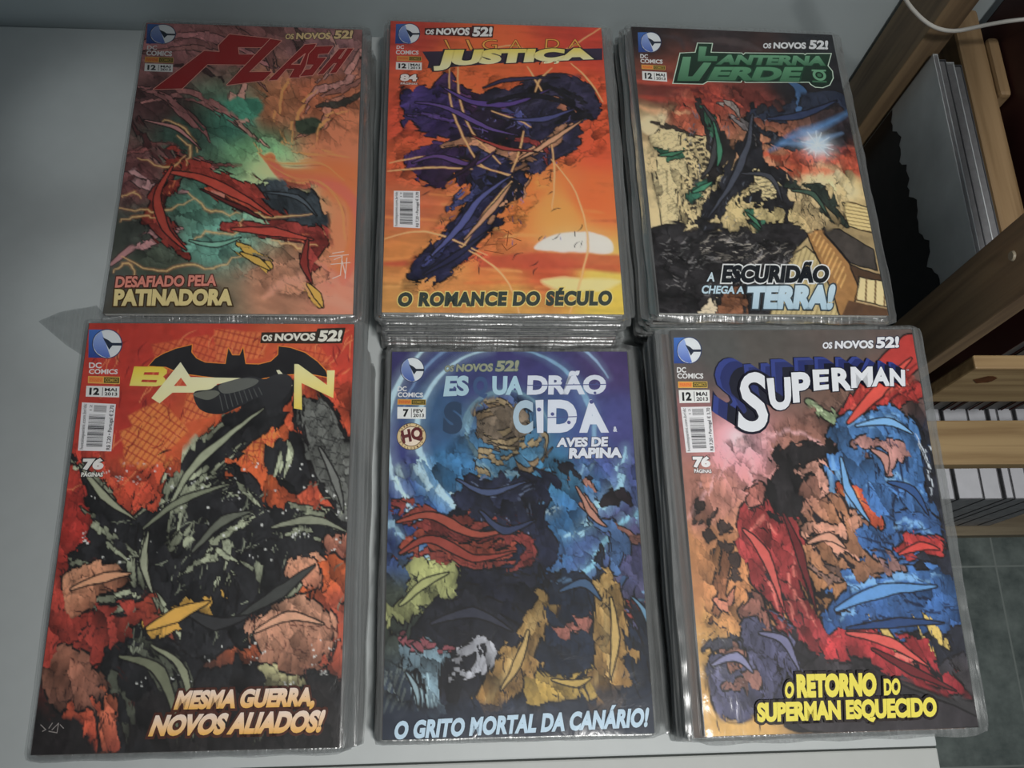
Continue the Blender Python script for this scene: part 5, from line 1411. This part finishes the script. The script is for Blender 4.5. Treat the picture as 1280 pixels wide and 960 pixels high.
    A.stroke(P('110.4,109.2 116.9,124.2'), (214, 130, 70), 0.6, 3, 0.6, 1.0)
    # red ribbons and black splinters through the middle
    A.fill(P('33.0,129.6 49.1,117.5 67.2,127.3 74.4,146.0 72.1,173.0 81.4,197.6 83.7,225.9 67.9,223.6 51.4,191.9 39.7,177.0 34.5,157.1'), (146, 48, 48), 0.9, c2=(120, 36, 40), ang=90, ink=0.9, var=0.35)
    A.fill(P('79.8,209.9 102.1,196.3 124.7,203.7 142.1,205.2 159.0,226.5 169.1,243.6 151.2,241.1 122.4,230.9 100.4,229.3'), (152, 40, 44), 0.9, c2=(116, 28, 36), ang=60, ink=0.9, var=0.3)
    A.fill(P('55.1,111.3 60.1,95.4 74.6,82.6 91.6,78.4 99.0,88.4 94.0,101.4 79.3,106.4 69.3,127.3 59.7,127.1'), (30, 27, 29), 0.9, ink=0.6, var=0.3)
    for s, w in (('74.6,127.4 92.4,153.5 102.3,158.8', 10), ('50.1,157.5 62.1,187.4 63.8,216.0', 6), ('93.3,106.7 105.1,138.5 96.3,148.5', 6), ('73.6,153.1 78.8,178.1 98.1,188.4', 7), ('33.0,172.0 41.2,191.6 62.7,225.3', 9), ('83.9,216.6 107.9,226.7 136.2,239.7', 8), ('110.7,208.0 130.4,213.4 156.1,242.2', 6)):
        A.stroke(P(s), (32, 26, 30), 0.8, w, 0.8, 0.8)
    for s, w in (('39.7,137.0 51.3,126.9 60.7,137.5', 4), ('44.9,157.4 51.5,172.4 55.9,196.8', 4), ('95.6,205.7 120.5,211.2 139.0,223.1', 4), ('66.2,152.9 66.4,177.8 74.2,197.4', 3)):
        A.stroke(P(s), (206, 108, 96), 0.5, w, 0.5, 1.2, a=0.9)
    for s, c, w in (('119.5,83.3 133.5,79.1 143.5,85.9 137.9,100.0', (156, 112, 106), 13), ('75.7,144.0 88.9,140.2 101.9,146.6 104.9,154.8', (176, 126, 104), 11), ('77.8,101.1 89.3,95.9 96.9,104.6 90.4,113.0', (188, 136, 118), 14),
                    ('39.6,117.3 48.6,112.2 52.0,120.7', (150, 90, 80), 12), ('103.2,129.1 111.2,133.4 109.1,140.6', (156, 110, 88), 10), ('80.9,161.3 90.7,166.5 99.7,161.8', (122, 92, 80), 9), ('120.9,154.2 128.6,159.5 134.0,165.7', (130, 96, 92), 9)):
        A.stroke(P(s), c, w * 0.5, w, w * 0.3, 0.9, ink=0.8)
    A.stroke(P('7.7,192.5 15.3,175.4 23.6,151.8'), (132, 84, 54), 3, 6, 8, 0.7, ink=0.7)
    for s in ('5.4,120.8 10.9,118.8 11.3,126.1 6.9,128.0', '13.0,131.3 20.5,129.4 22.9,136.6 15.4,139.5', '18.0,144.6 27.1,147.9 27.5,154.9 18.4,152.7', '9.4,148.5 12.6,147.5 12.3,151.6', '25.2,156.9 31.4,157.0 30.6,165.0 24.6,163.8'):
        A.fill(P(s), (56, 42, 38), 0.6, ink=0.5)
    A.stroke(P('10.7,181.1 17.6,184.2 25.9,171.8'), (176, 112, 88), 4, 8, 3, 0.8, ink=0.7)
    # grey-violet drift at the lower left
    for s, c, c2 in (('5.0,224.3 12.0,212.5 24.4,208.2 35.4,217.9 35.5,236.3 25.1,251.2 10.7,248.9', (92, 92, 120), (66, 66, 92)), ('27.1,200.7 41.2,191.6 60.4,201.7 68.2,220.8 65.4,243.6 39.5,253.5 29.9,233.3', (82, 82, 110), (58, 58, 84)),
                     ('64.9,206.6 77.1,230.3 78.7,255.8 49.1,255.6 57.1,229.7', (40, 36, 42), (30, 28, 32))):
        A.fill(P(s), c, 0.9, c2=c2, ink=0.9, var=0.3)
    for s, c, w in (('31.0,192.3 41.5,188.7 46.3,201.3', (128, 82, 70), 12), ('12.1,210.6 19.9,212.7 21.1,222.1', (134, 92, 78), 9), ('4.2,210.4 14.6,206.0 26.7,205.4', (58, 58, 70), 8), ('18.0,232.9 27.1,231.4 28.3,238.7', (128, 88, 78), 9)):
        A.stroke(P(s), c, w * 0.5, w, w * 0.4, 0.9, ink=0.8)
    A.fill(P('67.3,228.2 93.7,219.8 122.1,232.8 160.0,248.8 170.0,260.0 63.5,258.8'), (48, 44, 48), 2.0, var=0.3, ink=0.5)
    A.fill(P('113.3,190.8 120.7,196.8 126.6,211.4 117.8,208.2'), (204, 176, 92), 0.7, curve=False, ink=0.5)
    A.fill(P('144.2,192.6 154.1,195.9 157.9,215.2 149.7,209.2'), (206, 178, 90), 0.7, curve=False, ink=0.5)
    A.scribble(P('39.7,105.7 92.1,230.8'), (24, 18, 20), 60, (75, 45), 1.1, 25, 12)
    A.scribble(P('5.9,190.6 59.3,252.4'), (36, 34, 46), 40, (80, 50), 1.0, 26, 10)
    A.scribble(P('104.7,63.0 167.2,209.7'), (26, 42, 72), 40, (70, 50), 0.9, 27, 12)
    A.facet(P('8.6,94.4 77.0,62.6 119.0,40.4 165.3,35.1 175.1,108.3 169.6,238.1 122.3,231.9 10.5,250.7 6.3,185.8'), 9, 2.9, 0.36, 106, 60, 2.0)
    A.facet(P('8.6,94.4 77.0,62.6 119.0,40.4 165.3,35.1 175.1,108.3 169.6,238.1 122.3,231.9 10.5,250.7 6.3,185.8'), 3.4, 0.76, 0.14, 606, 95, 2.4, line=0.1, dark=0.3)
    for s, c, w in (('115.3,66.6 138.6,45.3 166.5,21.0', (196, 70, 56), 9), ('106.4,90.8 109.8,113.4 119.8,133.6', (104, 156, 202), 6), ('120.5,68.9 143.3,65.8 158.6,75.0', (112, 164, 208), 6), ('90.9,188.2 120.6,177.3 157.8,175.3', (84, 136, 188), 9), ('96.5,199.9 127.9,197.0 159.0,197.9', (34, 62, 108), 6), ('136.8,107.5 152.3,113.2 160.4,129.3', (40, 74, 124), 6), ('36.5,136.9 48.5,152.4 57.0,187.2', (186, 80, 72), 7), ('64.0,127.2 71.5,153.0 77.5,187.8', (96, 28, 32), 6), ('96.0,202.8 120.9,208.3 144.1,223.2', (196, 78, 70), 7), ('110.0,212.7 133.5,225.7 159.8,238.7', (100, 26, 32), 6), ('77.6,146.1 91.8,142.3 101.4,149.7', (192, 140, 116), 6), ('8.4,218.9 23.8,214.7 32.8,224.3', (120, 120, 152), 6), ('40.2,201.1 54.8,206.3 62.7,225.3', (104, 104, 136), 6), ('136.8,154.6 151.5,149.9 164.0,152.2', (190, 60, 52), 6), ('129.1,85.7 137.1,91.3 136.5,102.2', (170, 122, 112), 6)):
        A.stroke(P(s), c, w * 0.3, w, w * 0.15, 0.7, ink=0.5)
    A.texture(0.12, 4, 4, 95)
    return A


def marks_sup(front):
    m = Marks()
    corner_block(m, P('1.6,4.9 20.6,4.7 19.0,24.3 0.2,24.2'), P('2.0,26.6 8.2,26.6 8.0,30.4 1.7,30.3'), P('1.9,30.9 19.7,31.1 19.4,34.8 1.6,34.6'), P('1.9,36.7 21.9,36.9 21.7,41.3 1.7,41.2'),
                 P('1.9,42.7 22.8,42.8 22.4,51.7 1.7,51.8'), '12', 'MAI', '2013')
    m.text('76', P('7.3,88.4 19.0,88.6 18.7,95.6 7.0,95.7'), (220, 220, 220), 0.07, ((44, 34, 36), 0.05))
    m.text('PÁGINAS', P('7.5,96.7 18.9,97.2 19.0,99.6 7.6,99.3'), (200, 200, 200), 0.04, ((44, 36, 40), 0.09))
    m.build('publisher_block', front)
    m = Marks()
    barcode(m, P('2.3,54.6 22.8,54.4 22.5,85.6 3.3,85.7'), 'R$ 7,20 • Portugal € 3,70')
    m.build('price_label', front)
    m = Marks()
    banner(m, P('105.5,8.5 141.4,7.9 140.5,13.9 104.4,14.0'), P('143.8,5.8 160.1,5.2 158.8,13.4 142.2,14.0'), (222, 224, 228), (34, 32, 52))
    m.build('banner_lettering', front)
    m = Marks()
    letters = (('S', '44.9,31.8 62.4,31.3 59.6,72.0 38.2,72.3', (-96, -74)), ('U', '62.3,35.5 79.3,34.6 76.6,57.3 62.4,58.1', (-88, -72)), ('P', '79.7,31.5 92.8,31.0 90.8,52.1 78.5,53.0', (-78, -68)),
               ('E', '94.7,29.6 106.4,29.4 104.2,43.5 93.7,44.7', (-70, -62)), ('R', '107.9,28.4 121.8,28.2 121.5,44.4 106.7,45.2', (-64, -56)), ('M', '121.5,27.8 137.1,27.6 135.3,42.1 120.0,43.0', (-58, -50)),
               ('A', '140.1,28.0 145.9,28.0 147.5,41.6 134.2,42.1', (-52, -44)), ('N', '148.8,28.8 159.4,30.3 157.9,42.0 147.1,41.9', (-46, -38)))
    steps = 20
    for ch, q, sh in letters:
        for k in range(steps, 0, -1):
            t = k / steps
            pts = [tuple(np.array(p) + t * np.array((sh[0] * 0.1706, sh[1] * 0.153))) for p in P(q)]
            cc = (44, 56, 116) if k > 15 else ((32, 40, 88) if k > 8 else (15, 17, 34))
            m.text(ch, pts, (20, 22, 44) if k in (1, steps) else cc, (0.03 if ch == 'S' else 0.06) + (0.015 if k == steps else 0))
    for ch, q, sh in letters:
        m.text(ch, P(q), (222, 225, 230), 0.02 if ch == 'S' else 0.05, ((18, 18, 32), 0.03))
    m.text('TM', P('160.5,29.9 162.2,30.0 162.1,31.0 160.4,31.0'), (200, 200, 206), 0.0)
    m.build('title_lettering', front)
    m = Marks()
    yel, blk = (222, 208, 84), (26, 18, 18)
    m.text('O', P('51.6,230.4 57.5,230.2 56.0,239.6 50.3,239.8'), yel, 0.06, (blk, 0.13))
    m.text('RETORNO', P('59.2,226.0 109.8,226.5 107.7,240.1 58.0,239.7'), yel, 0.07, (blk, 0.10))
    m.text('DO', P('113.7,230.2 124.3,230.2 122.9,239.7 112.5,239.9'), yel, 0.06, (blk, 0.13))
    m.text('SUPERMAN ESQUECIDO', P('32.8,241.8 145.2,241.8 143.9,253.0 31.9,252.8'), yel, 0.06, (blk, 0.12))
    m.build('tagline_lettering', front)


# ---------------------------------------------------------------- bagged comics
def cover_grid(name, art, parent):
    """the printed front: a fine sheet that carries the picture as colour"""
    xs, ys = (GU - W / 2) / 1000, (H / 2 - GV) / 1000
    co = np.stack([xs, ys, np.full(xs.shape, THICK + 0.0001)], -1).reshape(-1, 3)
    idx = np.arange(NU * NV).reshape(NV, NU)
    f = np.stack([idx[:-1, :-1], idx[1:, :-1], idx[1:, 1:], idx[:-1, 1:]], -1).reshape(-1, 4)
    me = bpy.data.meshes.new(name)
    me.vertices.add(len(co))
    me.vertices.foreach_set('co', co.astype(np.float32).ravel())
    me.loops.add(f.size)
    me.loops.foreach_set('vertex_index', f.ravel().astype(np.int32))
    me.polygons.add(len(f))
    me.polygons.foreach_set('loop_start', np.arange(0, f.size, 4, dtype=np.int32))
    me.polygons.foreach_set('loop_total', np.full(len(f), 4, dtype=np.int32))
    me.update(calc_edges=True)
    at = me.color_attributes.new('ink', 'FLOAT_COLOR', 'POINT')
    c = art.done().reshape(-1, 3)
    at.data.foreach_set('color', np.concatenate([c, np.ones((len(c), 1))], 1).astype(np.float32).ravel())
    return link(name, me, INK, parent)


def wrap_mesh(name, with_front):
    """back sheet, spine along the left edge and, on buried issues, a plain front sheet"""
    bm = bmesh.new()
    bm_box(bm, (-0.085, -0.130, 0.0), (0.085, 0.130, 0.0003))
    bm_box(bm, (-0.0853, -0.130, 0.0), (-0.0848, 0.130, THICK))
    if with_front:
        bm_box(bm, (-0.085, -0.130, THICK - 0.0003), (0.085, 0.130, THICK))
    me = bpy.data.meshes.new(name)
    bm.to_mesh(me)
    bm.free()
    return me


def pages_mesh():
    bm = bmesh.new()
    n = 5                                              # a few leaf groups, their fore-edges slightly uneven
    for k in range(n):
        z0, z1 = 0.0004 + k * (THICK - 0.0008) / n, 0.0004 + (k + 0.92) * (THICK - 0.0008) / n
        e = 0.0005 + 0.0003 * ((k * 2) % 3)
        bm_box(bm, (-0.0846, -0.1298 + e * 0.5, z0), (0.0850 - e, 0.1298 - e * 0.5, z1))
    me = bpy.data.meshes.new('pages')
    bm.to_mesh(me)
    bm.free()
    return me


def bag_mesh(l, r, t, b, seed, top):
    """a clear bag a little larger than the comic: flat over the cover, crumpled where it runs past the edges"""
    rnd = np.random.RandomState(seed)
    L, R, T, B = [q / 1000 for q in (l, r, t, b)]
    cut = lambda a, m, n: list(np.linspace(a, a + m, n))
    nm = 6
    nx, ny = (34, 52) if top else (20, 30)
    xs = np.array(cut(-0.085 - L, L, nm)[:-1] + list(np.linspace(-0.0852, 0.0852, nx)) + cut(0.085, R, nm)[1:])
    ys = np.array(cut(-0.130 - B, B, nm)[:-1] + list(np.linspace(-0.1302, 0.1302, ny)) + cut(0.130, T, nm)[1:])
    X, Y = np.meshgrid(xs, ys)
    ph = rnd.rand(12) * 6.28
    wr = (np.sin(X * 260 + ph[0] + 2.0 * np.sin(Y * 60 + ph[1])) + np.sin(Y * 310 + X * 90 + ph[2]) + 0.8 * np.sin(X * 610 - Y * 330 + ph[3])
          + 0.8 * np.sin(Y * 900 + ph[4] + 3 * np.sin(X * 40 + ph[5])))
    dx = np.maximum(np.maximum(-0.085 - X, X - 0.085), 0)
    dy = np.maximum(np.maximum(-0.130 - Y, Y - 0.130), 0)
    out = np.hypot(dx, dy)
    s = np.clip(out / 0.009, 0, 1)
    s = s * s * (3 - 2 * s)
    # wavy outer rim and rounded corners
    edge = np.clip(out / 0.006, 0, 1)
    X2 = X + edge * 0.0004 * np.sin(Y * (60 + 60 * rnd.rand()) + ph[6]) * (dx > 0) - np.sign(X) * dy * 0.25 * (dx > 0)
    Y2 = Y + edge * 0.0006 * np.sin(X * 170 + ph[7]) * (dy > 0) - np.sign(Y) * dx * 0.25 * (dy > 0)
    zt = THICK + (0.00105 if top else 0.0002) + wr * (0.00009 if top else 0.00003)
    ztop = zt * (1 - s) + (THICK * 0.45 + 0.00022 * wr) * s
    zbot = 0.0001 * (1 - s) + (THICK * 0.45 - 0.0001 + 0.00022 * wr) * s
    n, m = X.shape
    idx = np.arange(n * m).reshape(n, m)
    verts = list(zip(X2.ravel(), Y2.ravel(), ztop.ravel())) + list(zip(X2.ravel(), Y2.ravel(), zbot.ravel()))
    faces, mats = [], []
    for i in range(n - 1):
        for j in range(m - 1):
            inside = nm - 1 <= j < nm - 2 + nx and nm - 1 <= i < nm - 2 + ny
            if inside and not top:
                continue
            q = (idx[i, j], idx[i, j + 1], idx[i + 1, j + 1], idx[i + 1, j])
            faces.append(tuple(int(a) for a in q))
            mats.append(0 if inside else 1)
            if not inside:
                faces.append(tuple(int(a) + n * m for a in reversed(q)))
                mats.append(1)
    me = bpy.data.meshes.new('plastic_bag')
    me.from_pydata(verts, [], faces)
    me.materials.append(FILM)
    me.materials.append(SEAM)
    me.polygons.foreach_set('material_index', mats)
    me.polygons.foreach_set('use_smooth', [True] * len(faces))
    bm = bmesh.new()
    bm.from_mesh(me)
    bmesh.ops.delete(bm, geom=[v for v in bm.verts if not v.link_faces], context='VERTS')
    bm.to_mesh(me)
    bm.free()
    return me


def place(o, x, y, z, rot, tx, ty):
    c, s = math.cos(rot), math.sin(rot)
    X = Vector((c, s, tx)).normalized()
    Y = Vector((-s, c, ty))
    Y = (Y - X * Y.dot(X)).normalized()
    Z = X.cross(Y)
    o.matrix_world = Matrix(((X.x, Y.x, Z.x, x), (X.y, Y.y, Z.y, y), (X.z, Y.z, Z.z, z), (0, 0, 0, 1)))


SPINES = {'flash': [(120, 60, 40), (60, 60, 70), (150, 120, 90)], 'liga': [(60, 40, 50), (140, 60, 50), (40, 44, 60), (120, 120, 124)],
          'lant': [(40, 88, 90), (34, 40, 44), (50, 70, 66), (70, 60, 56)], 'bat': [(90, 40, 34), (40, 40, 44), (90, 84, 80)],
          'sui': [(40, 50, 80), (60, 70, 70), (80, 60, 60)], 'sup': [(150, 116, 70), (46, 50, 60), (90, 84, 84), (120, 80, 60)]}
_plain = {}


def plain_cover(c):
    if c not in _plain:
        _plain[c] = plain('buried_cover_%d' % len(_plain), c, 0.4, 0.35, 0.15, 90)
    return _plain[c]


PAGES_ME = pages_mesh()
PAGES_ME.materials.append(PAPER)
WRAP_ME = wrap_mesh('back_cover', False)
WRAP_ME.materials.append(plain_cover((70, 66, 66)))
BURIED = {}
BAGS = [bag_mesh(*q, 100 + k, False) for k, q in enumerate(((4, 5, 4, 3), (5.5, 4.5, 5, 2.5), (5, 6.5, 3.5, 3.5), (4, 6, 5, 2), (6.5, 5, 4, 3), (5, 7, 4.5, 2.5)))]

# stack: x, y, height at the centre, turn, slope along x, slope along y, how many, bag margins, label, what lies beneath
STACKS = {
    'flash': (-0.1486, 0.3929, 0.0457, 0.39, -0.013, -0.060, 8, (3, 7, 5, 6), art_flash, marks_flash,
              'bagged comic with pink, teal and orange swirls and slanting dark red title', 'comics piled under the pink and teal cover'),
    'liga': (0.0439, 0.3899, 0.0578, -0.19, -0.002, -0.048, 11, (3, 9, 4, 3), art_liga, marks_liga,
             'bagged comic with orange sunset cover, violet drapes and pale yellow title', 'comics piled under the orange sunset cover'),
    'lant': (0.2392, 0.3916, 0.0557, -0.01, -0.016, -0.043, 11, (6, 8, 4, 6), art_lant, marks_lant,
             'bagged comic with green title plate over a dark ruined city', 'comics piled under the dark city cover'),
    'bat': (-0.1431, 0.1115, 0.0863, -0.20, 0.010, 0.013, 18, (4, 8, 3, 4), art_bat, marks_bat,
            'bagged comic with red city blocks, black shards and winged black emblem', 'comics piled under the red cover with black shards'),
    'sui': (0.0488, 0.1126, 0.0390, -0.25, 0.019, -0.025, 7, (5, 11, 7, 3), art_sui, marks_sui,
            'bagged comic with blue cover of pale light rings and white stencil title', 'comics piled under the blue ringed cover'),
    'sup': (0.2417, 0.1109, 0.0788, 0.25, 0.010, 0.033, 16, (11, 8, 3, 5), art_sup, marks_sup,
            'bagged comic with amber cover and white title on deep blue block lettering', 'comics piled under the amber and blue cover'),
}
for key, (cx, cy, hz, turn, tx, ty, n, margins, art, marks, label, group) in STACKS.items():
    rnd = random.Random(sum(map(ord, key)))
    hz -= THICK * 0.02
    base = (hz - THICK) / (n - 1)
    for i in range(n):
        f = i / (n - 1)
        top = i == n - 1
        root = empty('comic_book')
        jx, jy, jr = (0, 0, 0) if top else (rnd.uniform(-0.0025, 0.0025), rnd.uniform(-0.0015, 0.0010), math.radians(rnd.uniform(-0.5, 0.5)))
        if key == 'sup' and 9 <= i < n - 1:
            jx -= 0.0080
        if key == 'lant' and 0 < i < n - 1:
            jx -= 0.0030
        place(root, cx + jx, cy + jy, f * (hz - THICK) + 0.0002, math.radians(turn) + jr, tx * f, ty * f)
        if top:
            tag(root, label, 'comic book')
            Marks.level = 0
            link('back_cover', WRAP_ME, None, root)
            link('pages', PAGES_ME, None, root)
            front = cover_grid('front_cover', art(), root)
            marks(front)
            link('plastic_bag', bag_mesh(*margins, 7 + len(key), True), None, root)
        else:
            tag(root, 'bagged comic buried ' + group[13:], 'comic book', group)
            c = rnd.choice(SPINES[key])
            if c not in BURIED:
                BURIED[c] = wrap_mesh('cover', True)
                BURIED[c].materials.append(plain_cover(c))
            link('cover', BURIED[c], None, root)
            link('pages', PAGES_ME, None, root)
            link('plastic_bag', rnd.choice(BAGS), None, root)

# a loose corner of sleeve film reaching out over the table beside the red cover
flap_host = [o for o in col.objects if o.get('group') == 'comics piled under the red cover with black shards'][0]
pts = [(-0.2985, 0.2790, 0.0030), (-0.2840, 0.2860, 0.0046), (-0.2580, 0.2920, 0.0030), (-0.2380, 0.2700, 0.0022), (-0.2300, 0.2430, 0.0020),
       (-0.2480, 0.2420, 0.0030), (-0.2760, 0.2600, 0.0034)]
bm = bmesh.new()
mid = bm.verts.new((-0.2600, 0.2680, 0.0055))
ring_v = [bm.verts.new(p) for p in pts]
for a, b in zip(ring_v, ring_v[1:] + ring_v[:1]):
    bm.faces.new((mid, a, b))
bmesh.ops.subdivide_edges(bm, edges=bm.edges, cuts=3, use_grid_fill=True)
rnd = random.Random(9)
for v in bm.verts:
    v.co.z += rnd.uniform(-0.0006, 0.0008)
flap = from_bm('loose_flap', bm, SEAM, None, True)
bpy.context.view_layer.update()
flap.parent = flap_host
flap.matrix_parent_inverse = flap_host.matrix_world.inverted()
